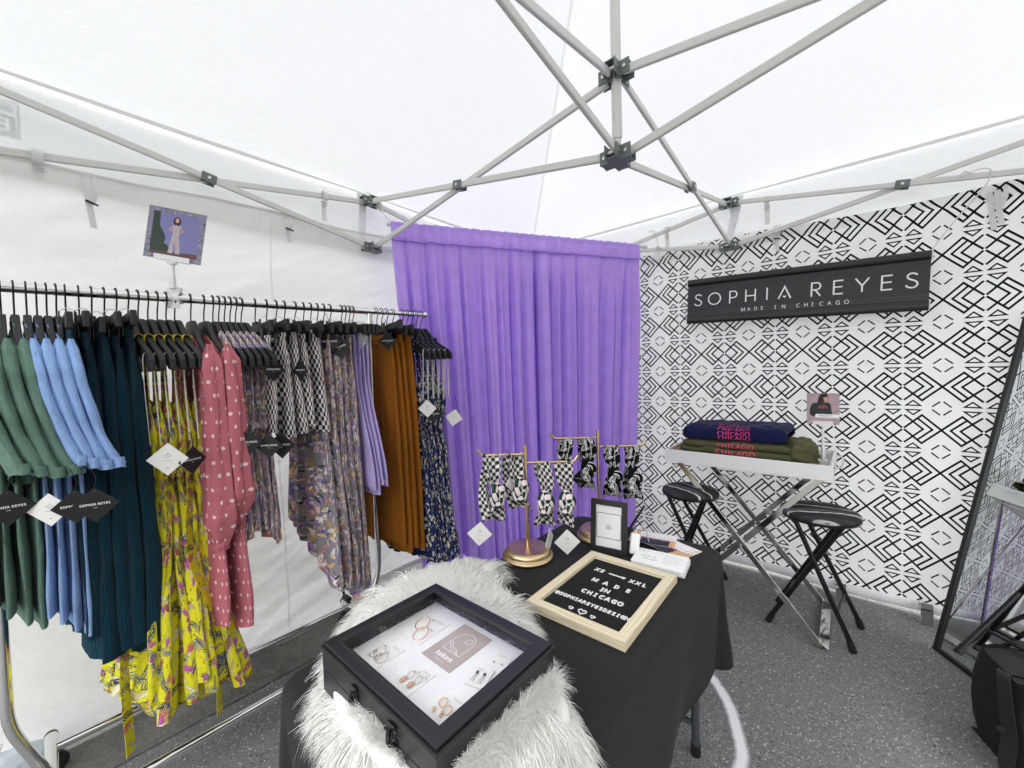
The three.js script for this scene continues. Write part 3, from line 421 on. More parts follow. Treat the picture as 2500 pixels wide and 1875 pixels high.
const clipGeo = G([rbox(0.030, 0.044, 0.004, 0.0015, 0, -0.124, 0.011).rotateX(0), rbox(0.030, 0.044, 0.004, 0.0015, 0, -0.124, -0.011), rbox(0.024, 0.030, 0.003, 0.001, 0, -0.088, 0.0155), rbox(0.024, 0.030, 0.003, 0.001, 0, -0.088, -0.0155)]);
const clipWire = wire([V(-0.006, -0.07, 0.014), V(-0.006, -0.062, 0), V(-0.006, -0.07, -0.014)], 0.0014, 12, 6);
function hanger(z, yaw, label, clips, roll = 0) {
  const h = thing(clips ? 'clip_hanger' : 'coat_hanger', label, 'hanger', clips ? 'black clip hangers on the rack' : 'black wooden hangers on the rack', [BX, yBar(z), z]); h.rotation.set(0, yaw, roll);
  part('hook', hookGeo, mBlackWire, h);
  part('hanger_body', clips ? clipBarGeo : hangerGeo, mBlackWood, h);
  if (clips) for (const x of clips) { const c = part('clip', clipGeo, mBlackPlastic, h); c.position.x = x; const w = part('clip_spring', clipWire, mBolt, c); }
  return h;
}
const ORD = ['first', 'second', 'third', 'fourth', 'fifth', 'sixth', 'seventh'];
function garment(name, label, cat, group, z, yaw) { const g = thing(name, label, cat, group, [BX, yBar(z), z]); g.rotation.y = yaw; return g; }
const lp = (...t) => (v) => pl(t, v);
const seamMat = { sage: std({ color: lin(0.055, 0.10, 0.075), roughness: 1 }), blue: std({ color: lin(0.14, 0.25, 0.45), roughness: 1 }) };

// t-shirts -------------------------------------------------
function tee(z, i, n, key, colour, hem, yaw) {
  const g = garment('t_shirt', `${ORD[i]} ${colour} t-shirt of its colour counted from the left end of the rack`, 't-shirt', `${colour} t-shirts on the rack`, z, yaw); const sd = i * 3.1 + (key === 'sage' ? 0 : 40), m = F[key];
  const sh = (x) => -0.118 - 0.075 * smooth(0.05, 0.215, Math.abs(x)) - 0.02 * smooth(0.0, 0.06, 0.06 - Math.abs(x));
  const curl = 0.006;
  part('body', cloth({ sd, ph: 0.3, k: 34, W: lp([0, 0.208], [0.10, 0.206], [0.35, 0.185], [1, 0.192]), T: lp([0, 0.012], [0.08, 0.013], [0.5, 0.010], [1, 0.012]), A: lp([0, 0.001], [0.25, 0.004], [1, 0.006]), top: sh, bot: (x) => hem + 0.02 * Math.sin(x * 9 + i) - 0.10 * x, curl, nV: 46 }), m, g);
  part('collar', new THREE.TorusGeometry(0.068, 0.008, 8, 30).scale(1, 0.35, 0.34).rotateX(0.2).translate(0, -0.116, 0.002), m, g);
  for (const s of [1, -1]) {
    // short wide sleeve hanging off the shoulder
    const len = -0.485, W0 = 0.030, sl = cloth({ sd: sd + s, ph: 1, k: 30, nU: 60, nV: 30, cx: lp([0, s * 0.190], [0.25, s * 0.205], [0.6, s * 0.217], [1, s * 0.228]), W: lp([0, 0.004], [0.08, 0.018], [0.25, 0.036], [0.6, 0.048], [1, 0.058]), T: lp([0, 0.004], [0.08, 0.012], [0.3, 0.013], [1, 0.015]), A: lp([0, 0.001], [1, 0.0028]), zs: s > 0 ? -0.055 : 0, top: (x) => -0.150 - 0.25 * Math.max(0, Math.abs(x) - 0.19), bot: (x) => len + (s > 0 ? 0.18 : -0.18) * (x - s * 0.228) + 0.012 * Math.sin(x * 30 + i), per: 0.42, curl: s > 0 ? curl : 0 });
    const q = part('sleeve', sl, m, g);
    const e0 = (x) => curl * Math.max(0, x / 0.2) ** 2 * (s > 0 ? 1 : 0);
    part('sleeve_hem', cloth({ sd: sd + s, ph: 1, k: 30, nU: 60, nV: 4, cx: () => s * 0.228, W: () => 0.0592, T: () => 0.0163, A: () => 0.0028, zc: s > 0 ? -0.055 : 0, top: (x) => len + 0.024 + (s > 0 ? 0.18 : -0.18) * (x - s * 0.228) + 0.012 * Math.sin(x * 30 + i), bot: (x) => len - 0.002 + (s > 0 ? 0.18 : -0.18) * (x - s * 0.228) + 0.012 * Math.sin(x * 30 + i), per: 0.42, curl: s > 0 ? curl : 0 }), m, q);
  }
  return g;
}
const sageZ = [2.800, 2.778, 2.756, 2.734], blueZ = [2.712, 2.694, 2.676, 2.658];
sageZ.forEach((z, i) => { const yw = 0.02 + 0.015 * i; hanger(z, yw, `black wooden hanger holding the ${ORD[i]} sage green t-shirt on the rack`); const g = tee(z, i, 4, 'sage', 'sage green', -0.80 - 0.012 * i, yw); if (i === 1) hangTag(g, 0.585, 0.972, 2.752, 1.5, false, 0, 1.0); if (i === 3) hangTag(g, 0.595, 0.952, 2.691, 1.1, true, 0, 0.95); });
blueZ.forEach((z, i) => { const yw = 0.03 + 0.015 * i; hanger(z, yw, `black wooden hanger holding the ${ORD[i]} light blue t-shirt on the rack`); const g = tee(z, i, 4, 'blue', 'light blue', -0.855 - 0.014 * i, yw); if (i === 2) hangTag(g, 0.615, 0.953, 2.650, 1.35, false, 0, 1.0); if (i === 3) hangTag(g, 0.625, 0.950, 2.618, 1.3, false, 0, 1.05); });

// ribbed trousers -----------------------------------------
function trousers(z, i, key, label, group, yaw, y0, y1, o = {}) {
  const g = garment('trousers', label, 'trousers', group, z, yaw), m = F[key], sd = i * 2.3 + (o.sd || 0), w = o.w || 0.17, ph = o.ph ?? 0.4;
  part('waistband', cloth({ sd, ph, k: o.k || 60, W: () => w * 0.98, T: () => 0.011, A: () => 0.004, top: () => y0, bot: () => y0 - 0.042, nV: 6, curl: o.curl || 0 }), m, g);
  for (const s of [-1, 1]) part('trouser_leg', cloth({ sd: sd + s * 0.5, ph: ph + s, k: (o.k || 60) * 0.6, cx: lp([0, s * w * 0.5], [1, s * w * (o.sp || 0.62)]), W: lp([0, w * 0.5], [0.15, w * 0.60], [0.5, w * (o.leg || 0.60)], [1, w * (o.leg2 || 0.62)]), T: lp([0, 0.009], [0.2, o.T || 0.020], [1, (o.T || 0.020) * 1.2]), A: lp([0, 0.003], [0.3, 0.006], [1, o.A || 0.010]), top: () => y0 - 0.036, bot: (x) => y1 + 0.02 * Math.sin(x * 17 + i * 2) - (o.sl || 0) * x, per: 0.5, curl: o.curl || 0, nU: 64, nV: 50 }), m, g);
  // slanted pocket opening on the outer hip
  if (o.pocket) { const pts = []; for (let k = 0; k <= 6; k++) { const t = k / 6; pts.push(V(w * (0.62 + 0.42 * t), y0 - 0.06 - 0.17 * Math.sin(t * 1.4), 0.026 - 0.006 * t - (o.curl || 0) * (w * (0.62 + 0.4 * t) / 0.2) ** 2)); } part('pocket_edge', wire(pts, 0.0032, 24, 6), m, g); }
  return g;
}
const tealZ = [2.640, 2.614, 2.588, 2.562, 2.536];
tealZ.forEach((z, i) => { const yw = 0.0 + 0.022 * i; hanger(z, yw, `black clip hanger gripping the ${ORD[i]} dark teal trousers on the rack`, [-0.11, 0.11], [0, 0.02, -0.05, 0.03, 0.06][i]); trousers(z, i, 'teal', `${ORD[i]} dark teal ribbed trousers from the left on the rack`, 'dark teal trousers on the rack', yw, -0.118 + [0, -0.01, 0.012, -0.02, 0.0][i], -1.01 + [0.06, 0.0, -0.02, -0.01, -0.03][i], { curl: 0.012, pocket: true, w: 0.150, T: 0.024, k: 50, A: 0.011, ph: 0.8 }); });

// long yellow floral dresses --------------------------------
function strapDress(z, i, key, label, group, yaw, o) {
  const g = garment('floral_dress', label, 'dress', group, z, yaw), m = F[key], sd = i * 1.9 + (o.sd || 0);
  const y0 = o.bodiceTop, yw = o.waist, y1 = o.hem;
  // cloth straps over the hanger shoulders, narrow bodice, gathered skirt
  for (const s of [-1, 1]) part('shoulder_strap', ribbon([V(s * 0.085, -0.20, -0.013), V(s * 0.087, -0.135, -0.010), V(s * 0.088, -0.127, 0.002), V(s * 0.088, -0.137, 0.012), V(s * 0.095, -0.21, 0.014), V(s * 0.105, y0 - 0.03, 0.014)], 0.032, V(1, 0, 0), 0.0012, 26), m, g);
  part('bodice', cloth({ sd, ph: 0.4, k: 70, W: lp([0, 0.125], [0.5, 0.150], [1, 0.128]), T: lp([0, 0.010], [0.5, 0.017], [1, 0.013]), A: lp([0, 0.003], [1, 0.006]), top: (x) => y0 - 0.11 * (1 - Math.abs(x) / 0.13) * (Math.abs(x) < 0.13 ? 1 : 0) , bot: () => yw, nV: 22, curl: o.curl }), m, g);
  part('skirt', cloth({ sd: sd + 0.7, ph: 0.9, k: 85, W: lp([0, 0.126], [0.25, 0.165], [1, o.wide || 0.215]), T: lp([0, 0.012], [0.3, 0.018], [1, 0.026]), A: lp([0, 0.005], [0.4, 0.011], [1, 0.016]), top: () => yw + 0.006, bot: (x) => y1 + 0.05 * Math.sin(x * 13 + i * 1.7) * 0.6 - (o.slope || 0) * x, per: 0.85, nU: 120, nV: 56, curl: o.curl, sway: o.sway }), m, g);
  part('waist_tie', G([cloth({ sd, k: 60, W: () => 0.131, T: () => 0.016, A: () => 0.003, top: () => yw + 0.014, bot: () => yw - 0.014, nV: 3, curl: o.curl })]), m, g);
  // white hanging loops from the hanger ends
  for (const s of [-1, 1]) part('hanging_loop', G([ribbon([V(s * 0.168, -0.40 + o.loop, -0.010 - (s > 0 ? o.curl * 0.6 : 0)), V(s * 0.172, -0.26, -0.012), V(s * 0.174, -0.188, -0.008), V(s * 0.174, -0.184, 0.0), V(s * 0.174, -0.188, 0.009), V(s * 0.172, -0.26, 0.012), V(s * 0.160, -0.40 + o.loop, 0.012 - (s > 0 ? o.curl * 0.6 : 0))], 0.0062, V(1, 0, 0.15), 0.001, 40)]), F.white, g);
  if (o.tie) for (const [x, zz, len] of o.tie) part('tie_end', ribbon([V(x, yw, 0.03), V(x + 0.02, yw - 0.25, 0.045), V(x + 0.015, lerp(yw, len, 0.6), 0.04 + zz), V(x + 0.02, len, 0.042 + zz)], 0.038, V(0.75, 0, 0.66), 0.001, 30), m, g);
  return g;
}
const yelZ = [2.510, 2.487, 2.464, 2.441, 2.419, 2.397];
yelZ.forEach((z, i) => { hanger(z, 0.12, `black wooden hanger holding the ${ORD[i]} yellow floral dress on the rack`); const g = strapDress(z, i, 'yellow', `${ORD[i]} long yellow floral dress from the left on the rack`, 'yellow floral dresses on the rack', 0.12, { bodiceTop: -0.33, waist: -0.56, hem: -1.215 - 0.01 * (i % 3), curl: 0.015, loop: -0.06, wide: [0.20, 0.215, 0.22, 0.225, 0.225, 0.225][i], sway: [0.02, i < 2 ? 0.05 : i === 5 ? -0.05 : 0.0], tie: i === 1 ? [[0.13, 0.06, -1.33]] : i === 3 ? [[0.14, 0.02, -1.29]] : i === 5 ? [[0.17, -0.05, -1.34], [0.05, 0.05, -1.30]] : null, sd: 5 }); if (i === 1) hangTag(g, 0.575, 1.030, 2.470, 1.25, true, -0.05, 1.1); if (i === 3) hangTag(g, 0.565, 1.016, 2.413, 2.1, false); });

// dusty rose blouses with balloon sleeves ---------------------
[2.354, 2.318].forEach((z, i) => {
  const yaw = [0.0, 0.06][i]; hanger(z, yaw, `black wooden hanger holding the ${ORD[i]} dusty rose tunic on the rack`);
  const g = garment('rose_tunic', i ? 'dusty rose tunic with pale diamonds next to the pastel floral blouses' : 'dusty rose tunic with pale diamonds next to the yellow dresses', 'tunic', 'dusty rose tunics on the rack', z, yaw), sd = 60 + i * 5, m = F.rose, cu = 0.008;
  const sh = (x) => -0.125 - 0.075 * smooth(0.05, 0.20, Math.abs(x));
  part('body', cloth({ sd, ph: 0.5 + i, k: 60, W: lp([0, 0.213], [0.1, 0.212], [0.3, 0.19], [1, 0.245]), T: lp([0, 0.015], [0.2, 0.016], [1, 0.022]), A: lp([0, 0.001], [0.2, 0.007], [1, 0.013]), top: sh, bot: (x) => -1.06 - 0.03 * i + 0.30 * Math.max(0, Math.abs(x) - 0.12) - 0.1 * x, per: 0.9, nV: 60, curl: cu }), m, g);
  part('collar', new THREE.TorusGeometry(0.06, 0.010, 8, 30).scale(1, 0.35, 0.30).translate(0, -0.122, 0.002), m, g);
  for (const s of [1, -1]) { const q = part('sleeve', cloth({ sd: sd + s, ph: 1 + i, k: 80, nU: 80, nV: 50, cx: lp([0, s * 0.190], [0.3, s * 0.200], [1, s * 0.202]), W: lp([0, 0.006], [0.10, 0.032], [0.6, 0.045], [0.86, 0.055], [0.96, 0.040], [1, 0.028]), T: lp([0, 0.006], [0.10, 0.020], [0.7, 0.026], [0.9, 0.030], [1, 0.016]), A: lp([0, 0.003], [0.1, 0.007], [0.9, 0.009], [1, 0.006]), top: () => -0.165, bot: () => -0.79 + 0.07 * i, per: 0.45, curl: s > 0 ? cu : 0 }), m, g);
    part('cuff', cloth({ sd: sd + s, k: 120, nU: 50, nV: 6, cx: () => s * 0.200, W: lp([0, 0.030], [0.5, 0.036], [1, 0.030]), T: () => 0.016, A: () => 0.004, top: () => -0.782 + 0.07 * i, bot: () => -0.812 + 0.07 * i, per: 0.2, curl: s > 0 ? cu : 0 }), m, q); }
});
function capsuleUV(g) { const u = g.attributes.uv, p = g.attributes.position; for (let i = 0; i < p.count; i++) u.setXY(i, p.getX(i) * 1.6 + p.getZ(i) * 1.6, p.getY(i) * 1.4); return g; }
// pastel floral tops ----------------------------------------
[2.292, 2.275, 2.258, 2.241, 2.224, 2.206].forEach((z, i) => {
  const yaw = 0.05 + 0.028 * i; hanger(z, yaw, `black wooden hanger holding the ${ORD[i]} pastel floral blouse on the rack`);
  const g = garment('floral_blouse', `${ORD[i]} pastel floral gathered blouse from the left on the rack`, 'blouse', 'pastel floral blouses on the rack', z, yaw), sd = 80 + i * 2.7, m = F.pastel;
  for (const s of [-1, 1]) part('shoulder', orient(capsuleUV(new THREE.CapsuleGeometry(0.0165, 0.085, 6, 16).scale(0.98, 1, 0.50)), V(s * 0.055, -0.113, 0), V(s * 0.172, -0.192, 0), V(0, 0, 1)), m, g);
  part('bodice', cloth({ sd, ph: i * 0.4, k: 90, W: lp([0, 0.16], [0.3, 0.145], [1, 0.15]), T: lp([0, 0.006], [0.5, 0.010], [1, 0.013]), A: lp([0, 0.002], [1, 0.005]), top: (x) => -0.17 - 0.25 * Math.max(0, Math.abs(x) - 0.1), bot: () => -0.46, nV: 22 }), m, g);
  part('peplum', cloth({ sd: sd + 1, ph: i * 0.7, k: 100, W: lp([0, 0.15], [0.06, 0.185], [0.12, 0.160], [1, 0.200]), T: lp([0, 0.012], [0.06, 0.017], [0.14, 0.013], [1, 0.016]), A: lp([0, 0.004], [0.5, 0.008], [1, 0.011]), top: () => -0.425, bot: (x) => -0.81 - 0.03 * Math.sin(x * 11 + i) - 0.006 * i, nV: 40, per: 0.8 }), m, g);
  part('waist_cord', cloth({ sd, k: 50, W: () => 0.157, T: () => 0.017, A: () => 0.002, top: () => -0.447, bot: () => -0.457, nV: 2 }), mString, g);
  if (i === 0) hangTag(g, 0.560, 1.045, 2.268, 0.95, false); if (i === 3) hangTag(g, 0.58, 1.028, 2.215, 0.9, false); if (i === 5) hangTag(g, 0.565, 1.022, 2.172, 0.75, false, 0, 1.1);
});
// clip-hung skirts and shorts ----------------------------------
function skirt(z, i, key, name, label, cat, group, yaw, y0, y1, o) {
  const g = garment(name, label, cat, group, z, yaw), m = F[key], sd = i * 3.3 + o.sd;
  part('waistband', cloth({ sd, ph: o.ph, k: o.k, W: () => o.w, T: () => 0.010, A: () => 0.004, top: () => y0, bot: () => y0 - 0.035, nV: 6, curl: o.curl || 0 }), m, g);
  part('skirt_panel', cloth({ sd, ph: o.ph, k: o.k, W: lp([0, o.w], [0.2, o.w * 1.06], [1, o.w2]), T: lp([0, 0.010], [0.2, o.T], [1, o.T * 1.2]), A: lp([0, 0.004], [0.3, o.A * 0.7], [1, o.A]), top: () => y0 - 0.030, bot: (x) => y1 + (o.wave || 0.02) * Math.sin(x * 15 + i * 2) - (o.slope || 0) * x, per: o.per || 0.8, nU: 110, nV: o.nV || 50, curl: o.curl || 0 }), m, g);
  return g;
}
[2.160, 2.122, 2.088, 2.058, 2.018].forEach((z, i) => { const yaw = [-0.05, 0.02, 0.05, 0.04, 0.1][i]; hanger(z, yaw, `black clip hanger gripping the ${ORD[i]} checked skirt on the rack`, [-0.12, 0.12], [0, 0.03, 0, 0.02, -0.08][i]); const g = skirt(z, i, 'check', 'checked_skirt', `${ORD[i]} short green and white checked skirt from the left`, 'skirt', 'checked skirts on the rack', yaw, -0.122 + [-0.01, 0.0, 0.004, -0.004, 0.016][i], -0.475 - 0.012 * (i % 3), { w: 0.165, w2: 0.205, T: 0.016, A: 0.012, k: 62, ph: 0.6 + i * 0.15, sd: 110, wave: 0.012 }); if (i === 0) hangTag(g, 0.515, 1.280, 2.170, 1.9, false); if (i === 2) hangTag(g, 0.525, 1.276, 2.085, 0.2, false); });
[1.985, 1.957, 1.930, 1.903, 1.876].forEach((z, i) => { const yaw = [-0.06, 0, 0.02, 0.03, 0.05][i]; hanger(z, yaw, `black clip hanger gripping the ${ORD[i]} long pastel floral skirt on the rack`, [-0.12, 0.12], [0.02, 0, 0.03, 0, 0.02][i]); const g = skirt(z, i, 'pastel', 'floral_skirt', `${ORD[i]} long pastel floral skirt from the left on the rack`, 'skirt', 'long pastel floral skirts on the rack', yaw, -0.125, [-1.0, -1.03, -1.06, -1.10, -1.15][i], { w: 0.16, w2: [0.26, 0.25, 0.24, 0.23, 0.22][i], T: 0.016, A: 0.012, k: 75, ph: 0.2, sd: 140, slope: 0.35, wave: 0.015, nV: 60 }); if (i === 2) hangTag(g, 0.475, 1.388, 1.952, 0.75, false, 0, 1.15); if (i === 3) hangTag(g, 0.49, 1.366, 1.922, 0.75, false, 0.3, 1.1); });
[1.826, 1.808, 1.790, 1.772].forEach((z, i) => { const yaw = 0.03; hanger(z, yaw, `black clip hanger gripping the ${ORD[i]} lilac skirt on the rack`, [-0.09, 0.09]); const g = skirt(z, i, 'lilac', 'lilac_skirt', `${ORD[i]} plain lilac jersey skirt from the left on the rack`, 'skirt', 'lilac skirts on the rack', yaw, -0.118, -0.765 - 0.02 * (i === 1), { w: 0.115, w2: 0.232, T: 0.009, A: 0.004, k: 40, ph: 0.5, sd: 170, wave: 0.01 }); part('hem_band', cloth({ sd: 170 + i * 3.3, ph: 0.5, k: 40, W: () => 0.2335, T: () => 0.0115, A: () => 0.004, top: (x) => -0.74 - 0.02 * (i === 1) + 0.01 * Math.sin(x * 15 + i * 2), bot: (x) => -0.766 - 0.02 * (i === 1) + 0.01 * Math.sin(x * 15 + i * 2), nU: 110, nV: 3, per: 0.8 }), F.lilac, g); if (i === 0) hangTag(g, 0.425, 1.405, 1.80, 0.8, true, 0.3); });
[1.655, 1.627, 1.600, 1.566].forEach((z, i) => { const yaw = [0.0, 0.03, 0.05, 0.08][i]; hanger(z, yaw, `black clip hanger gripping the ${ORD[i]} brown trousers on the rack`, [-0.08, 0.08], [0.12, 0.0, 0.03, -0.06][i]); const g = trousers(z, i, 'brown', `${ORD[i]} caramel brown trousers from the left on the rack`, 'caramel brown trousers on the rack', yaw, -0.115 + [0, -0.02, 0.0, 0.025][i], -1.085 - 0.02 * i, { w: 0.125, T: 0.017, A: 0.006, k: 45, ph: 0.6, sd: 200, leg: 0.72, leg2: 0.80, sp: 0.62 }); if (i === 1) hangTag(g, 0.435, 1.405, 1.668, 0.75, false); });
[1.512, 1.484, 1.456, 1.428, 1.398].forEach((z, i) => { const yaw = [0.03, 0.05, 0.08, 0.1, 0.13][i]; hanger(z, yaw, `black wooden hanger holding the ${ORD[i]} navy floral dress on the rack`); const g = strapDress(z, i, 'navy', `${ORD[i]} navy floral dress from the left on the rack`, 'navy floral dresses on the rack', yaw, { bodiceTop: -0.34, waist: -0.55, hem: -1.19 - 0.015 * i, curl: 0.004, loop: -0.03, wide: 0.20, sway: [0.02, 0], sd: 230 }); if (i === 1) hangTag(g, 0.535, 1.090, 1.535, 0.8, true); if (i === 2) hangTag(g, 0.545, 1.062, 1.508, 0.8, false); if (i === 4) { hangTag(g, 0.57, 1.036, 1.405, 0.8, true, -0.2); } });
// ---------- purple curtain in the corner ----------
const mRope = std({ color: lin(0.78, 0.76, 0.70), roughness: 0.9, bumpMap: scaled(weaveBump, 0.03), bumpScale: 0.0008 });
{
  const RL = V(0.175, 2.052, 1.462), RR = V(1.003, 2.044, 0.100);
  const dir = RR.clone().sub(RL), len = dir.length(); dir.normalize(); const nrm = V(-dir.z, 0, dir.x).normalize(); if (nrm.x < 0) nrm.negate();
  const rodT = thing('curtain_rod', 'white rod tied across the corner carrying the purple curtain', 'curtain rod');
  part('rod', rod(RL.clone().addScaledVector(dir, -0.02), RR.clone().addScaledVector(dir, 0.01), 0.012, 0.012, 14), std({ color: lin(0.75), roughness: 0.4 }), rodT);
  const heatherP = dataTex(256, 256, (u, v) => { const n = 1 + 0.05 * tnoise(u, v, 60, 3) + 0.05 * tnoise(u, v, 6, 8); return [0.765 * n, 0.625 * n, 0.975 * n]; }, true);
  const mP = phy({ map: scaled(heatherP, 0.4), roughness: 0.7, sheen: 0.4, sheenColor: lin(0.6, 0.5, 0.9), sheenRoughness: 0.5, transmission: 0.24, thickness: 0, bumpMap: scaled(weaveBump, 0.2), bumpScale: 0.0004 });
  const cur = thing('purple_curtain', 'purple stretch curtain gathered on a rod across the tent corner', 'curtain');
  const along = (u, v) => { const a = RL.clone().addScaledVector(dir, 0.11 * v * 1.0), b = RR.clone().addScaledVector(dir, -0.055 - 0.09 * v); return a.lerp(b, u); };
  const amp = (v) => lerp(0.010, 0.050, smooth(0.0, 0.22, v));
  const wave = (u, v, ph) => { const w = u + 0.012 * noise.noise(u * 9, v * 1.2, 3) * v; return Math.sin(w * 58 + ph + 2.2 * noise.noise(u * 5, 0, 9)) * 0.55 + Math.sin(w * 101 + 1.7 * ph + 1.5 * noise.noise(u * 8, v * 0.6, 2)) * 0.32 + 0.75 * noise.noise(u * 14, v * 0.5, 6) + 0.10 * Math.sin(w * 230 + ph) + 0.34 * noise.noise(u * 38, v * 0.7, 12) - creases.reduce((a, [c, d, dr]) => a + d * Math.exp(-(((w - c - dr * v) / 0.0058) ** 2)), 0); };
  const creases = [[0.045, 0.9, 0.01], [0.115, 1.3, 0.008], [0.18, 0.6, 0.0], [0.235, 1.0, 0.012], [0.315, 0.9, 0.004], [0.375, 0.7, -0.006], [0.43, 1.2, 0.004], [0.475, 0.6, 0.0], [0.53, 1.5, 0.0], [0.60, 0.9, -0.006], [0.655, 0.7, 0.0], [0.71, 1.1, -0.008], [0.77, 0.6, -0.004], [0.825, 1.0, -0.01], [0.885, 0.7, -0.008], [0.94, 1.0, -0.01]];
  const yTopAt = (u) => lerp(RL.y, RR.y, u);
  [[0, 0.553, 0.3], [0.522, 1, 2.1]].forEach(([u0, u1, ph], i) => {
    part('curtain_panel', sheet(240, 60, (s, v) => { const u = lerp(u0, u1, s), p = along(u, v); p.y = lerp(yTopAt(u) - 0.070, 0.05 + 0.01 * Math.sin(u * 40), v); const ed = i ? 1 - smooth(0, 0.06, s) : smooth(0.95, 1, s); return p.addScaledVector(nrm, amp(v) * wave(u, v, 0.3) + 0.004 + ed * (i ? 0.012 : -0.014) * smooth(0, 0.15, v)); }, (s, v) => [lerp(u0, u1, s) * 2.2, v * 2]), mP, cur);
  });
  // rod pocket: tight gathers over and behind the rod
  part('rod_pocket', sheet(420, 12, (u, s) => { const p = along(u, 0), t = s; const yy = yTopAt(u); const g = Math.sin(u * 170 + 3 * noise.noise(u * 12, 0, 1)) * 0.6 + Math.sin(u * 290 + 4 * noise.noise(u * 9, 3, 1)) * 0.5 + 0.8 * noise.noise(u * 40, t * 1.5, 4); let off, y; if (t < 0.3) { const a = t / 0.3 * Math.PI; off = -0.014 * Math.cos(a) ; y = yy + 0.0145 * Math.sin(a) + 0.002 * g; } else { const q = (t - 0.3) / 0.7; off = 0.014 + 0.004 * q + g * 0.0055 * Math.sin(Math.min(1, q * 1.3) * 2.2) + amp(0) * wave(u, 0, 0.3) * q * q; y = yy - q * 0.092 + 0.004 * g * q; } p.y = y; return p.addScaledVector(nrm, off); }, (u, s) => [u * 2.2, s * 0.14]), mP, cur);
  part('pocket_seam', wire(Array.from({ length: 121 }, (_, i) => { const u = i / 120, p = along(u, 0); p.y = yTopAt(u) - 0.090 + 0.003 * noise.noise(u * 40, 0, 2); return p.addScaledVector(nrm, 0.019 + amp(0) * wave(u, 0, 0.3)); }), 0.0012, 260, 5), std({ color: lin(0.10, 0.05, 0.28), roughness: 1 }), cur);
  // ropes
  const knot = (c, r, s) => new THREE.TorusKnotGeometry(r, r * 0.36, 60, 8, 2, 3).rotateX(s).translate(c.x, c.y, c.z);
  single('tie_rope', G([wire([V(0.02, 2.255, L + 0.03), V(0.05, 2.22, L - 0.02), V(0.11, 2.12, L - 0.02), RL.clone().add(V(0, 0.012, 0.0))], 0.0028, 30, 7), knot(V(0.03, 2.205, L - 0.03), 0.016, 0.5), wire([V(0.03, 2.20, L + 0.03), V(0.05, 2.20, L - 0.02), V(0.03, 2.17, L - 0.05), V(0.0, 2.20, L - 0.04), V(0.02, 2.225, L), V(0.05, 2.18, L - 0.03)], 0.0034, 40, 7)]), mRope, 'white cord tying the purple curtain rod to the left truss joint', 'rope', 'white tie cords');
  single('tie_rope', G([wire([V(1.0, 2.058, 0.10), V(1.03, 2.13, 0.03), V(1.02, 2.155, 0.012)], 0.0024, 16, 7), wire([V(0.99, 2.165, 0.015), V(1.03, 2.16, 0.02), V(1.05, 2.09, 0.02), V(1.06, 2.04, 0.02)], 0.003, 18, 7), knot(V(1.06, 2.035, 0.025), 0.010, 0.4), wire([V(1.06, 2.035, 0.025), V(1.02, 1.98, 0.03), V(1.0, 1.93, 0.02)], 0.0024, 12, 7), wire([V(1.06, 2.035, 0.025), V(1.07, 1.98, 0.03), V(1.065, 1.95, 0.03)], 0.0024, 12, 7), wire([V(1.06, 2.03, 0.025), V(1.16, 1.91, 0.03), V(1.252, 1.79, 0.03)], 0.0020, 12, 7)]), mRope, 'knotted white cord between the curtain rod and the black banner corner', 'rope', 'white tie cords');
  single('tie_rope', G([wire([V(2.308, 1.755, 0.03), V(2.38, 1.87, 0.012), V(2.47, 2.0, 0.022), V(2.485, 2.05, 0.02), V(2.475, 2.07, 0.012), V(2.44, 2.072, 0.02), V(2.425, 2.065, 0.02)], 0.0026, 40, 7), wire([V(2.425, 2.065, 0.02), V(2.405, 2.075, 0.02), V(2.40, 2.055, 0.022)], 0.0036, 10, 6)]), mRope, 'white cord hooked over the truss above the right end of the banner', 'rope', 'white tie cords');
}
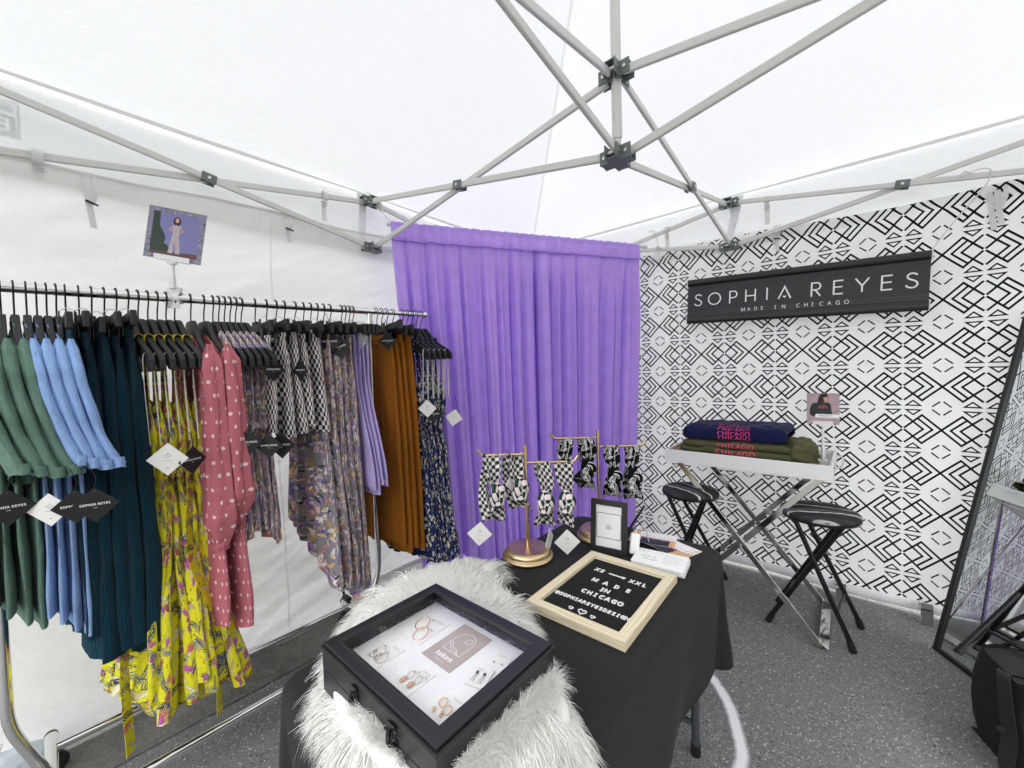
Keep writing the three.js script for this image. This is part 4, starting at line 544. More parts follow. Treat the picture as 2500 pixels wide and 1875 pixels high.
// ---------- black banner ----------
const glyph = { // strokes on a 0..1 cap-height box: [width, polylines]
  S: [0.62, (x) => { x.beginPath(); x.moveTo(0.56, 0.16); x.bezierCurveTo(0.44, -0.05, 0.08, -0.02, 0.09, 0.24); x.bezierCurveTo(0.10, 0.48, 0.58, 0.46, 0.58, 0.75); x.bezierCurveTo(0.58, 1.06, 0.12, 1.06, 0.02, 0.80); x.stroke(); }],
  O: [1.0, (x) => { x.beginPath(); x.ellipse(0.5, 0.5, 0.48, 0.49, 0, 0, 7); x.stroke(); }],
  P: [0.6, (x) => { x.beginPath(); x.moveTo(0.06, 1.03); x.lineTo(0.06, 0.01); x.lineTo(0.32, 0.01); x.bezierCurveTo(0.68, 0.01, 0.68, 0.55, 0.32, 0.55); x.lineTo(0.06, 0.55); x.stroke(); }],
  H: [0.8, (x) => { x.beginPath(); x.moveTo(0.06, 0); x.lineTo(0.06, 1); x.moveTo(0.74, 0); x.lineTo(0.74, 1); x.moveTo(0.06, 0.52); x.lineTo(0.74, 0.52); x.stroke(); }],
  I: [0.12, (x) => { x.beginPath(); x.moveTo(0.06, 0); x.lineTo(0.06, 1); x.stroke(); }],
  A: [0.9, (x) => { x.beginPath(); x.moveTo(0.04, 1); x.lineTo(0.45, 0.06); x.lineTo(0.86, 1); x.stroke(); x.beginPath(); x.moveTo(0.30, 0.78); x.lineTo(0.60, 0.78); x.lineTo(0.45, 0.96); x.closePath(); x.fill(); }],
  R: [0.66, (x) => { x.beginPath(); x.moveTo(0.06, 1.03); x.lineTo(0.06, 0.01); x.lineTo(0.32, 0.01); x.bezierCurveTo(0.68, 0.01, 0.68, 0.54, 0.32, 0.54); x.lineTo(0.06, 0.54); x.moveTo(0.28, 0.54); x.lineTo(0.60, 1.02); x.stroke(); }],
  E: [0.62, (x) => { x.beginPath(); x.moveTo(0.60, 0.02); x.lineTo(0.06, 0.02); x.lineTo(0.06, 0.98); x.lineTo(0.60, 0.98); x.moveTo(0.06, 0.48); x.lineTo(0.56, 0.48); x.stroke(); }],
  Y: [0.8, (x) => { x.beginPath(); x.moveTo(0.03, 0); x.lineTo(0.40, 0.55); x.lineTo(0.77, 0); x.moveTo(0.40, 0.53); x.lineTo(0.40, 1); x.stroke(); }],
};
{
  const W = 1.06, H = 0.245, S = 1900; // px per metre
  const t = canvasTex(2014, 466, (x, w, h) => {
    x.fillStyle = '#26262a'; x.fillRect(0, 0, w, h); const r = rng(71);
    for (let i = 0; i < 260; i++) { const g = r() < 0.5 ? 255 : 0; x.fillStyle = `rgba(${g},${g},${g},${0.012 + 0.02 * r()})`; const y = r() * h; x.fillRect(r() * w * 0.4 - 100, y, w * (0.3 + r()), 1 + r() * 3); }
    x.strokeStyle = '#f3f3f1'; x.fillStyle = '#f3f3f1'; x.lineJoin = 'miter';
    const cx = [1.311, 1.403, 1.503, 1.593, 1.674, 1.756, 1.893, 1.983, 2.075, 2.164, 2.25].map((v) => (v - 1.249) / 1.06);
    'SOPHIAREYES'.split('').forEach((c, i) => { const [gw, f] = glyph[c], cap = 0.069 * S; x.save(); x.translate(cx[i] * w - gw * cap / 2, 0.077 * S); x.scale(cap, cap); x.lineWidth = 0.105; f(x); x.restore(); });
    x.strokeStyle = 'rgba(150,150,155,0.55)'; x.lineWidth = 2; for (const y of [0.185, 0.199, 0.212]) { x.beginPath(); x.moveTo(0, y * S); x.lineTo(w, y * S); x.stroke(); } x.strokeStyle = 'rgba(140,140,145,0.35)'; x.beginPath(); x.moveTo(0, 0.022 * S); x.lineTo(w, 0.022 * S); x.stroke();
    x.fillStyle = '#efefee'; x.font = `${Math.round(0.0285 * S)}px sans-serif`; const str = 'MADE IN CHICAGO'; const x0 = (1.545 - 1.249) / 1.06 * w, x1 = (2.027 - 1.249) / 1.06 * w; [...str].forEach((c, i) => x.fillText(c, x0 + (x1 - x0 - 36) * i / (str.length - 1), 0.199 * S));
  }, true, false);
  const b = thing('banner_sign', 'long black hanging banner reading SOPHIA REYES above the tray table', 'banner', null, [1.249, 1.789, 0.03]); b.rotation.z = -0.0385;
  const mB = std({ map: t, roughness: 0.42, bumpMap: scaled(clothWrk, 0.8), bumpScale: 0.003 }), mRail = std({ color: lin(0.012), roughness: 0.28 });
  part('banner_panel', sheet(60, 12, (u, v) => V(u * W, -0.012 - v * H, 0.004 * Math.sin(v * Math.PI) + 0.002 * noise.noise(u * 6, v * 3, 1)), (u, v) => [u, 1 - v]), mB, b);
  const railS = (h, d) => { const s = new THREE.Shape(); s.ellipse ? s.absellipse(0, 0, d, h, 0, Math.PI * 2, false, 0) : 0; return new THREE.ExtrudeGeometry(s, { depth: W, bevelEnabled: false, curveSegments: 20 }).rotateY(Math.PI / 2); };
  part('top_rail', railS(0.020, 0.013).translate(0, -0.014, 0.004), mRail, b);
  part('bottom_rail', railS(0.024, 0.010).translate(0, -0.243, 0.004), mRail, b);
  for (const x of [-0.002, W + 0.002]) { part('end_cap', G([rbox(0.005, 0.042, 0.030, 0.002, x, -0.014, 0.004), rbox(0.004, 0.05, 0.024, 0.002, x, -0.243, 0.004)]), std({ color: lin(0.75), roughness: 0.4 }), b); }
}
// ---------- folding table with black cloth ----------
const TY = 0.65;
{
  const x0 = 1.165, x1 = 1.722, z0 = 1.25, z1 = 2.412, rc = 0.05;
  const tb = thing('folding_table', 'folding table with grey metal legs under a black tablecloth', 'table');
  part('table_top', rbox(x1 - x0 - 0.03, 0.035, z1 - z0 - 0.03, 0.012, (x0 + x1) / 2, TY - 0.024, (z0 + z1) / 2), std({ color: lin(0.55), roughness: 0.6 }), tb);
  const mLeg = std({ color: lin(0.07, 0.08, 0.085), roughness: 0.4, metalness: 0.4 });
  for (const z of [1.365, 2.29]) for (const x of [1.235, 1.655]) { const l = part('leg', rod(V(x, 0.012, z), V(x, TY - 0.045, z), 0.0125, 0.0125, 14), mLeg, tb); part('foot_cap', rod(V(x, 0.001, z), V(x, 0.035, z), 0.0155, 0.0155, 14), mBlackPlastic, l); }
  for (const z of [1.365, 2.29]) part('brace', rod(V(1.235, 0.10, z), V(1.655, 0.10, z), 0.009), mLeg, tb);
  // the cloth: top, rounded edge, falling sides with soft folds
  const clothTex = dataTex(512, 512, (u, v) => { const sp = tnoise(u, v, 150, 11) > 0.52 ? 0.10 : 0; const n = 0.082 + sp + 0.008 * tnoise(u, v, 30, 2) + 0.012 * tnoise(u, v, 120, 5) + 0.012 * tnoise(u, v, 5, 7); return [n * 1.0, n * 0.98, n * 1.02]; }, true);
  const mC = phy({ map: scaled(clothTex, 0.5), roughness: 0.85, sheen: 0.15, sheenColor: lin(0.3), bumpMap: scaled(clothWrk, 0.6), bumpScale: 0.004 });
  const per = []; const N = 40; // rounded rectangle outline
  const cs = [[x1 - rc, z0 + rc, -90], [x1 - rc, z1 - rc, 0], [x0 + rc, z1 - rc, 90], [x0 + rc, z0 + rc, 180]];
  const edge = (a, b, n) => { for (let i = 0; i < n; i++) per.push([lerp(a[0], b[0], i / n), lerp(a[1], b[1], i / n), a[2], a[3]]); };
  for (let k = 0; k < 4; k++) { const [cx, cz, a0] = cs[k]; for (let i = 0; i <= 8; i++) { const a = (a0 + i * 90 / 8) * Math.PI / 180; per.push([cx + rc * Math.cos(a), cz + rc * Math.sin(a), Math.cos(a), Math.sin(a)]); } const [nx, nz, a1] = cs[(k + 1) % 4]; const e = a1 * Math.PI / 180, A = [cx + rc * Math.cos(e), cz + rc * Math.sin(e), Math.cos(e), Math.sin(e)], B = [nx + rc * Math.cos(e), nz + rc * Math.sin(e)]; const n = k % 2 ? 40 : 70; for (let i = 1; i < n; i++) per.push([lerp(A[0], B[0], i / n), lerp(A[1], B[1], i / n), A[2], A[3]]); }
  const M = per.length, at = (u) => { const f = u * M, i = Math.floor(f) % M, j = (i + 1) % M, t = f - Math.floor(f); return [0, 1, 2, 3].map((k) => lerp(per[i][k], per[j][k], t)); };
  const g = sheet(M, 60, (u, v) => {
    const [px, pz, nx, nz] = at(u); const s = u * M * 0.013;
    if (v < 0.25) { const q = v / 0.25; const cxm = (x0 + x1) / 2, czm = (z0 + z1) / 2; const k = 1 - Math.pow(1 - q, 1); const X = lerp(cxm, px - nx * 0.02, k), Z = lerp(czm, pz - nz * 0.02, k); return V(X, TY + 0.0008 * Math.exp(-(((X - 1.60) / 0.006) ** 2)) + 0.0006 * noise.noise(X * 30, Z * 22, 4) * (q < 0.98 ? 1 : 0), Z); }
    const q = (v - 0.25) / 0.75; const corner = Math.abs(nx * nz) * 2; // fuller folds at the corners
    const drop = 0.36 + 0.02 * Math.sin(s * 3) - 0.0 * corner;
    if (q < 0.15) { const a = q / 0.15 * Math.PI / 2; return V(px - nx * 0.02 + nx * 0.02 * Math.sin(a), TY - 0.02 + 0.02 * Math.cos(a), pz - nz * 0.02 + nz * 0.02 * Math.sin(a)); }
    const d = (q - 0.15) / 0.85; const w = d * (0.010 * Math.sin(s * 17 + 2 * noise.noise(s * 2, d, 3)) + 0.016 * noise.noise(s * 4, d * 1.5, 5)) + 0.035 * d * corner - 0.03 * d * (1 - corner);
    return V(px + nx * w, TY - 0.02 - d * drop, pz + nz * w);
  }, (u, v, p) => [p.x + p.y * 0.7, p.z + p.y * 0.7], true);
  single('tablecloth', g, mC, 'plain black tablecloth draped over the folding table', 'tablecloth');
}
// ---------- sheepskin ----------
{
  const o = [[1.205, 1.885], [1.262, 1.878], [1.325, 1.930], [1.470, 2.010], [1.565, 2.100], [1.630, 2.128], [1.670, 2.140], [1.692, 2.170], [1.690, 2.215], [1.68, 2.28], [1.64, 2.345], [1.56, 2.372], [1.46, 2.378], [1.38, 2.368], [1.325, 2.352], [1.275, 2.315], [1.215, 2.262], [1.172, 2.215], [1.128, 2.10], [1.145, 1.965]];
  const curve = new THREE.CatmullRomCurve3(o.map(([x, z]) => V(x, 0, z)), true), pts = curve.getPoints(160);
  const inside = (x, z) => { let c = false; for (let i = 0, j = pts.length - 1; i < pts.length; j = i++) { const a = pts[i], b = pts[j]; if ((a.z > z) !== (b.z > z) && x < (b.x - a.x) * (z - a.z) / (b.z - a.z) + a.x) c = !c; } return c; };
  const s = thing('sheepskin_rug', 'fluffy white sheepskin spread over the black tablecloth', 'sheepskin');
  const sh = new THREE.Shape(pts.map((p) => new THREE.Vector2(p.x, -p.z)));
  part('hide', extrude(sh, 0.022, 0.012, { curveSegments: 4, bevelSegments: 4 }).rotateX(-Math.PI / 2).translate(0, TY + 0.014, 0), std({ color: lin(0.84, 0.83, 0.80), roughness: 1 }), s);
  // wool: bent, tapering locks
  const r = rng(91);
  const strand = (L0, bend, tw, rad, ox, oz) => { const n = 4, P = [], I = []; for (let i = 0; i <= n; i++) { const t = i / n, a = bend * t * t, px = ox + Math.sin(a) * L0 * t * Math.cos(tw), pz = oz + Math.sin(a) * L0 * t * Math.sin(tw), py = Math.cos(a * 0.8) * L0 * t, rr = rad * (1 - t * 0.92); for (let k = 0; k < 3; k++) { const q = k * 2.094; P.push(px + Math.cos(q) * rr, py, pz + Math.sin(q) * rr); } } for (let i = 0; i < n; i++) for (let k = 0; k < 3; k++) { const a = i * 3 + k, b = i * 3 + (k + 1) % 3; I.push(a, b, a + 3, b, b + 3, a + 3); } const g = new THREE.BufferGeometry(); g.setAttribute('position', new THREE.Float32BufferAttribute(P, 3)); g.setIndex(I); g.computeVertexNormals(); return g; };
  const lock = (seed) => { const q = rng(seed), l = []; for (let i = 0; i < 15; i++) { const a = q() * 6.28, d = q() * 0.0065; l.push(strand(0.026 + q() * 0.026, 0.4 + q() * 0.9, (q() - 0.5) * 1.3, 0.0006 + q() * 0.0005, Math.cos(a) * d, Math.sin(a) * d)); } return mergeGeometries(l); };
  const mWool = phy({ color: lin(0.99, 0.985, 0.955), roughness: 0.9, specularIntensity: 0.1 });
  const items = []; const caseIn = (x, z) => x > 1.302 && x < 1.634 && z > 2.106 && z < 2.373;
  let guard = 0; while (items.length < 9000 && guard++ < 60000) { const x = lerp(1.09, 1.76, r()), z = lerp(1.83, 2.43, r()); if (!inside(x, z)) continue; let near = 9; for (let i = 0; i < pts.length; i += 2) near = Math.min(near, Math.hypot(pts[i].x - x, pts[i].z - z)); if (caseIn(x, z)) continue; items.push([x, z, near]); }
  for (let i = 0; i < 2200; i++) { const p = pts[Math.floor(r() * pts.length)]; items.push([p.x + (r() - 0.5) * 0.012, p.z + (r() - 0.5) * 0.012, 0]); }
  for (let i = 0; i < 3200; i++) { const t = r(), e = (r() * 0.02) - 0.002; const [x, z] = t < 0.27 ? [lerp(1.30, 1.636, r()), 2.374 + e] : t < 0.54 ? [lerp(1.30, 1.636, r()), 2.104 - e] : t < 0.77 ? [1.300 - e, lerp(2.10, 2.376, r())] : [1.637 + e, lerp(2.10, 2.376, r())]; if (inside(x, z)) items.push([x, z, 0.2, 1]); }
  for (let k = 0; k < 3; k++) {
    const sub = items.filter((_, i) => i % 3 === k), im = new THREE.InstancedMesh(lock(300 + k), mWool, sub.length); im.name = 'wool'; im.userData.kind = 'stuff'; shadows(im);
    const M = new THREE.Matrix4(), C = new THREE.Color();
    sub.forEach(([x, z, near, up], i) => {
      // combed outward from the middle, in drifting whorls
      const out = Math.atan2(z - 2.16, x - 1.42); const sw = (up ? r() * 6.28 : out) + 1.7 * noise.noise(x * 9, z * 9, 3) + (r() - 0.5) * 0.7; const lay = near < 0.05 ? 1.1 + 0.25 * (1 - near / 0.05) + 0.15 * r() : 0.95 + 0.35 * r();
      const sc = (0.8 + 0.5 * r()) * (up ? 0.8 : near < 0.03 ? 1.1 + 0.5 * Math.max(0, noise.noise(x * 30, z * 30, 8)) * 2 : 1);
      const q = new THREE.Quaternion().setFromAxisAngle(V(0, 1, 0), -sw).multiply(new THREE.Quaternion().setFromAxisAngle(V(0, 0, 1), -(up ? 0.15 + 0.3 * r() : lay)));
      M.compose(V(x, TY + 0.013 + (up ? 0.034 : 0.036) * smooth(0, 0.03, near), z), q, V(sc, sc, sc)); im.setMatrixAt(i, M); const t = 0.94 + 0.06 * r(); C.setRGB(t, t * (0.985 + 0.015 * r()), t * (0.95 + 0.04 * r())); im.setColorAt(i, C);
    });
    s.add(im);
  }
}
// ---------- jewellery display case ----------
const paper = (w, h, draw) => std({ map: canvasTex(w, h, draw, true, false), roughness: 0.75 });
{
  const x0 = 1.302, x1 = 1.634, z0 = 2.107, z1 = 2.371, yb = 0.672, yt = 0.762, cx = (x0 + x1) / 2, cz = (z0 + z1) / 2, w = x1 - x0, d = z1 - z0;
  const c = thing('display_case', 'black glass-topped jewellery display case lying on the sheepskin', 'display case');
  const mK = std({ color: lin(0.012, 0.013, 0.015), roughness: 0.32, bumpMap: scaled(weaveBump, 0.12), bumpScale: 0.00025 });
  const ring = (y, h, t, grow, ch) => { const a = w / 2 + grow, b = d / 2 + grow; const s = shapeOf([[-a, -b], [a, -b], [a, b], [-a, b]]); s.holes.push(new THREE.Path([new THREE.Vector2(-a + t, -b + t), new THREE.Vector2(-a + t, b - t), new THREE.Vector2(a - t, b - t), new THREE.Vector2(a - t, -b + t)])); return extrude(s, h - 2 * ch, ch).rotateX(-Math.PI / 2).translate(cx, y + ch, cz); };
  part('box_side', ring(yb, 0.040, 0.009, -0.001, 0.001), mK, c);
  part('box_bottom', box(w - 0.004, 0.004, d - 0.004, cx, yb + 0.003, cz), mK, c);
  const lid = part('lid', G([ring(yb + 0.0415, 0.036, 0.010, -0.001, 0.0012), ring(yb + 0.0775, 0.007, 0.014, 0.0018, 0.0018), ring(yb + 0.0845, 0.006, 0.021, -0.0035, 0.002)]), mK, c);
  const bead = []; for (const [ax, az, bxx, bz] of [[x0 + 0.021, z0 + 0.021, x1 - 0.021, z0 + 0.021], [x1 - 0.021, z0 + 0.021, x1 - 0.021, z1 - 0.021], [x1 - 0.021, z1 - 0.021, x0 + 0.021, z1 - 0.021], [x0 + 0.021, z1 - 0.021, x0 + 0.021, z0 + 0.021]]) { const n = Math.round(Math.hypot(bxx - ax, bz - az) / 0.0052); for (let i = 0; i < n; i++) bead.push(new THREE.SphereGeometry(0.0023, 6, 5).translate(lerp(ax, bxx, (i + 0.5) / n), yb + 0.0895, lerp(az, bz, (i + 0.5) / n))); }
  const bd = part('beading', mergeGeometries(bead), mK, lid); bd.userData.kind = 'stuff';
  part('glass', new THREE.PlaneGeometry(w - 0.03, d - 0.03).rotateX(-Math.PI / 2).translate(cx, yb + 0.0835, cz), phy({ color: lin(1), roughness: 0, transmission: 1, thickness: 0, ior: 1.5 }), lid);
  part('white_liner', box(w - 0.022, 0.003, d - 0.022, cx, 0.7235, cz), std({ color: lin(0.86), roughness: 0.9 }), c);
  for (const x of [1.424, 1.534]) { const l = part('latch', G([box(0.016, 0.030, 0.0015, x, 0.727, z1 + 0.0015), rbox(0.004, 0.020, 0.006, 0.0015, x - 0.004, 0.722, z1 + 0.005), rod(V(x - 0.009, 0.741, z1 + 0.004), V(x + 0.009, 0.741, z1 + 0.004), 0.0022, 0.0022, 8), rod(V(x - 0.009, 0.713, z1 + 0.004), V(x + 0.009, 0.713, z1 + 0.004), 0.0022, 0.0022, 8)]), mBlackPlastic, c); part('latch_loop', wire([V(x - 0.006, 0.735, z1 + 0.006), V(x - 0.006, 0.715, z1 + 0.009), V(x + 0.006, 0.715, z1 + 0.009), V(x + 0.006, 0.735, z1 + 0.006)], 0.0011, 20, 6), mBlackPlastic, l); }
  // cards inside
  const yC = 0.726;
  const put = (name, label, x, z, w2, d2, rot, draw, y = yC) => { const t = thing(name, label, 'jewellery card', 'cards inside the display case', [x, y, z]); t.rotation.y = rot; part('card', new RoundedBoxGeometry(w2, 0.0012, d2, 2, 0.0005), paperTop(w2, d2, draw), t); return t; };
  const paperTop = (w2, d2, draw) => { const m = paper(256, Math.round(256 * d2 / w2), draw); return m; };
  const fixUV = (t, w2, d2) => { const m = t.children[0], g = m.geometry, p = g.attributes.position, u = g.attributes.uv; for (let i = 0; i < p.count; i++) u.setXY(i, p.getX(i) / w2 + 0.5, 0.5 - p.getZ(i) / d2); return t; };
  fixUV(put('brand_card', 'taupe card with an arch line logo and the word token', 1.4675, 2.188, 0.080, 0.110, 0.0, (x, W, H) => { x.fillStyle = '#b5a9a2'; x.fillRect(0, 0, W, H); x.strokeStyle = '#f6f2ee'; x.lineWidth = 3.4; x.beginPath(); x.moveTo(58, 236); x.lineTo(58, 140); x.bezierCurveTo(58, 22, 204, 22, 204, 140); x.lineTo(204, 236); x.closePath(); x.stroke(); x.beginPath(); x.arc(158, 108, 22, 0, 7); x.stroke(); for (const o of [0, 18]) { x.beginPath(); x.moveTo(58, 165 + o * 0.9); x.bezierCurveTo(90, 160 + o, 96, 205 + o, 130, 200 + o); x.bezierCurveTo(150, 195 + o, 160, 225, 196 - o, 236); x.stroke(); } x.fillStyle = '#faf8f5'; x.font = 'bold 50px sans-serif'; x.textAlign = 'center'; x.fillText('token', 130, 300); x.font = '15px sans-serif'; x.fillText('J E W E L R Y', 130, 326); }), 0.080, 0.110);
  const wc = (px) => (x, W, H) => { x.fillStyle = '#efedeb'; x.fillRect(0, 0, W, H); x.fillStyle = '#a9a4a0'; x.font = '44px sans-serif'; x.textAlign = 'center'; x.fillText('token', W * px, 52); x.font = '12px sans-serif'; x.fillText('J E W E L R Y', W * px, 72); x.fillStyle = '#d6d3d0'; x.fillRect(W * 0.1, H - 18, W * 0.4, 3); };
  const mGold = std({ color: lin(0.83, 0.56, 0.40), metalness: 1, roughness: 0.2 }), mSilver = std({ color: lin(0.75, 0.70, 0.64), metalness: 1, roughness: 0.18 }), mStone = phy({ color: lin(0.01, 0.05, 0.04), roughness: 0.1 }), mAmber = phy({ color: lin(0.62, 0.36, 0.24), roughness: 0.1, clearcoat: 1 });
  const hoop = (x, z, r, tw = 1) => new THREE.TorusGeometry(r, 0.0011, 8, 40).rotateX(-Math.PI / 2 + 0.25).scale(tw, 1, 1).translate(x, 0.004, z);
  let k;
  k = fixUV(put('earring_card', 'white earring card with two large rose gold hoops', 1.372, 2.195, 0.066, 0.083, 0.03, wc(0.68)), 0.066, 0.083); for (const q of [-1, 1]) part('hoop_earring', G([hoop(q * 0.012, 0.006 + q * 0.012, 0.0165, 0.85), wire([V(q * 0.012 + 0.010, 0.004, -0.006 + q * 0.012), V(q * 0.012 + 0.014, 0.005, -0.012 + q * 0.012), V(q * 0.012 + 0.006, 0.004, -0.014 + q * 0.012)], 0.0008, 14, 6)]), mGold, k);
  k = fixUV(put('earring_card', 'white earring card with tangled silver double rings', 1.374, 2.291, 0.048, 0.065, 0.02, wc(0.66)), 0.048, 0.065); for (const q of [-1, 1]) part('ring_earring', G([hoop(q * 0.010, 0.004 + q * 0.004, 0.0115, 0.9), hoop(q * 0.008 - 0.006, 0.012, 0.007)]), mSilver, k);
  k = fixUV(put('earring_card', 'white earring card with amber leaf drop earrings', 1.470, 2.294, 0.048, 0.065, 0.02, wc(0.68)), 0.048, 0.065); for (const q of [-1, 1]) { const e = part('drop_earring', G([hoop(q * 0.010 + 0.002, -0.004, 0.0075, 0.75), wire([V(q * 0.010 + 0.004, 0.003, -0.012), V(q * 0.010 + 0.008, 0.004, -0.018), V(q * 0.010 + 0.011, 0.003, -0.014)], 0.0007, 12, 5)]), mSilver, k); part('amber_leaf', new THREE.SphereGeometry(0.006, 10, 8).scale(0.75, 0.4, 1.25).translate(q * 0.010 - 0.001, 0.0035, 0.010), mAmber, e); }
  k = fixUV(put('earring_card', 'white earring card with small rose gold clustered hoops by the near corner', 1.558, 2.297, 0.040, 0.058, 0.02, wc(0.7)), 0.040, 0.058); for (const q of [-1, 1]) part('cluster_earring', G([hoop(q * 0.008 + 0.002, -0.002 + q * 0.003, 0.0068), new THREE.SphereGeometry(0.0026, 8, 6).translate(q * 0.008 - 0.002, 0.003, 0.010), new THREE.SphereGeometry(0.0026, 8, 6).translate(q * 0.008 + 0.001, 0.003, 0.014)]), mGold, k);
  k = fixUV(put('earring_card', 'small white card with two round stone studs', 1.558, 2.170, 0.037, 0.044, 0.25, wc(0.5)), 0.037, 0.044); for (const q of [-1, 1]) part('stud', new THREE.SphereGeometry(0.0030, 10, 8).scale(1, 0.5, 1).translate(q * 0.008, 0.001, 0.004), mSilver, k);
  k = fixUV(put('earring_card', 'small white card with dark green stone bar drops', 1.557, 2.217, 0.036, 0.044, 0.28, wc(0.35), yC + 0.0016), 0.036, 0.044); for (const q of [-1, 1]) { const e = part('bar_drop', wire([V(q * 0.007 - 0.003, 0.003, 0.016), V(q * 0.007, 0.0035, -0.002), V(q * 0.007 + 0.003, 0.003, 0.016)], 0.0007, 14, 5), mSilver, k); part('stone', new THREE.SphereGeometry(0.0034, 10, 8).scale(0.8, 0.5, 1.1).translate(q * 0.007, 0.003, -0.005), mStone, e); }
}
// ---------- letter board ----------
const font = await new FontLoader().loadAsync('fonts/droid/droid_sans_bold.typeface.json');
{
  const b = thing('letter_board', 'black felt letter board in a pale wooden frame', 'letter board', null, [1.5425, TY + 0.001, 1.739]); b.rotation.y = 0.025;
  const W = 0.262, D = 0.345, fw = 0.024, fh = 0.022;
  const woodT = dataTex(256, 512, (u, v) => { const g = 0.5 + 0.5 * Math.sin((u * 9 + 1.2 * tnoise(u, v, 3, 1)) * 6.28 + 2 * tnoise(u, v, 6, 4)); const n = 0.90 - 0.07 * g + 0.05 * tnoise(u, v, 60, 2); return [n * 1.03, n * 0.97, n * 0.83]; }, true);
  const mW = std({ map: scaled(woodT, 0.09, 0.35), roughness: 0.6 });
  const mitre = (len, rot, x, z) => { const s = shapeOf([[-len / 2, fw / 2], [len / 2, fw / 2], [len / 2 - fw, -fw / 2], [-len / 2 + fw, -fw / 2]]); const g = extrude(s, fh - 0.002, 0.001).rotateX(-Math.PI / 2).rotateY(rot).translate(x, 0.001, z); const p = g.attributes.position, u = g.attributes.uv; for (let i = 0; i < p.count; i++) { const a = rot % Math.PI === 0 ? [p.getZ(i) + p.getY(i), p.getX(i)] : [p.getX(i) + p.getY(i), p.getZ(i)]; u.setXY(i, a[0] * 1.0, a[1]); } return g; };
  part('frame_side', mitre(W, 0, 0, -D / 2 + fw / 2), mW, b); part('frame_side', mitre(W, Math.PI, 0, D / 2 - fw / 2), mW, b);
  part('frame_side', mitre(D, -Math.PI / 2, W / 2 - fw / 2, 0), mW, b); part('frame_side', mitre(D, Math.PI / 2, -W / 2 + fw / 2, 0), mW, b);
  const feltG = sheet(2, 160, (u, v) => V(lerp(-W / 2 + fw - 0.002, W / 2 - fw + 0.002, u), 0.013 + 0.0007 * Math.cos(v * Math.PI * 2 * 40), lerp(-D / 2 + fw - 0.002, D / 2 - fw + 0.002, v)), (u, v) => [u * 0.2, v * 0.3]);
  part('felt_panel', feltG, std({ color: lin(0.006), roughness: 1 }), b);
  const mL = std({ color: lin(0.86), roughness: 0.35 }); const cache = {};
  const letter = (ch, x, z, s, rot = 0) => { const key = ch + s; if (!cache[key]) { const g = new TextGeometry(ch, { font, size: s, depth: 0.0022, curveSegments: 5, bevelEnabled: false }); g.computeBoundingBox(); const q = g.boundingBox; g.translate(-(q.min.x + q.max.x) / 2, -s / 2, 0); g.rotateX(-Math.PI / 2); cache[key] = g; } const m = part('letter', cache[key], mL, b); m.position.set(x, 0.0142, z); m.rotation.y = rot; };
  const row = (str, x0, x1, z, s) => [...str].forEach((c, i) => letter(c, lerp(x0, x1, str.length > 1 ? i / (str.length - 1) : 0.5), z, s, (noise.noise(i * 3.1, z * 40, 1)) * 0.12));
  row('XS', -0.066, -0.050, -0.086, 0.0165); row('XXL', 0.040, 0.076, -0.081, 0.0165);
  part('arrow', G([rbox(0.046, 0.0022, 0.0036, 0.0008, -0.006, 0.0155, -0.084), rbox(0.011, 0.0022, 0.0032, 0.0008, 0.0145, 0.0155, -0.0866).rotateY(0), rbox(0.009, 0.0022, 0.003, 0.0008, 0.0145, 0.0155, -0.0814)]), mL, b);
  row('MADE', -0.044, 0.052, -0.030, 0.0165); row('IN', -0.006, 0.008, 0.004, 0.0165); row('CHICAGO', -0.042, 0.060, 0.037, 0.0165);
  row('@SOPHIAREYESDESIGN', -0.094, 0.098, 0.084, 0.0125);
  const heart = (x, z, s) => { const p = []; for (let i = 0; i <= 40; i++) { const t = i / 40 * Math.PI * 2; p.push(V(x + s * 0.061 * (16 * Math.sin(t) ** 3) / 1, 0.0156, z - s * 0.061 * (13 * Math.cos(t) - 5 * Math.cos(2 * t) - 2 * Math.cos(3 * t) - Math.cos(4 * t)))); } part('heart', wire(p, 0.0014 * (s > 0.009 ? 1.2 : 1), 60, 6), mL, b); };
  heart(-0.030, 0.124, 0.0058); heart(0.0, 0.123, 0.0105); heart(0.030, 0.126, 0.0058);
}
// ---------- headband stands ----------
const mBrass = std({ color: lin(0.66, 0.50, 0.27), metalness: 1, roughness: 0.22 });
const mBrassBrushed = phy({ color: lin(0.62, 0.47, 0.27), metalness: 1, roughness: 0.3, anisotropy: 0.7 });
const laceTex = canvasTex(512, 512, (x, w, h) => { const r = rng(61); x.fillStyle = '#0c0c0e'; x.fillRect(0, 0, w, h); x.lineCap = 'round'; for (let i = 0; i < 60; i++) { const px = r() * w, py = r() * h, a = r() * 6.28, s = 50 + r() * 60; wrapDraw(x, w, h, px, py, 130, () => { x.rotate(a); x.strokeStyle = '#e9e8e6'; x.lineWidth = 5; leafPath(x, s, s * 0.36); x.stroke(); x.lineWidth = 3; for (let k = 1; k < 5; k++) { x.beginPath(); x.moveTo(s * k / 5.5, 0); x.quadraticCurveTo(s * k / 5, -s * 0.1, s * (k + 0.6) / 5.5, -s * 0.16); x.moveTo(s * k / 5.5, 0); x.quadraticCurveTo(s * k / 5, s * 0.1, s * (k + 0.6) / 5.5, s * 0.16); x.stroke(); } x.beginPath(); x.moveTo(0, 0); x.bezierCurveTo(-30, 20, -50, -20, -80, 10); x.stroke(); }); } });
const mLace = cl({ map: scaled(laceTex, 0.17), bumpMap: scaled(crumple, 0.2), bumpScale: 0.002 }), mHB = cl({ map: scaled(checkTex, 0.088), bumpMap: scaled(crumple, 0.2), bumpScale: 0.002 });
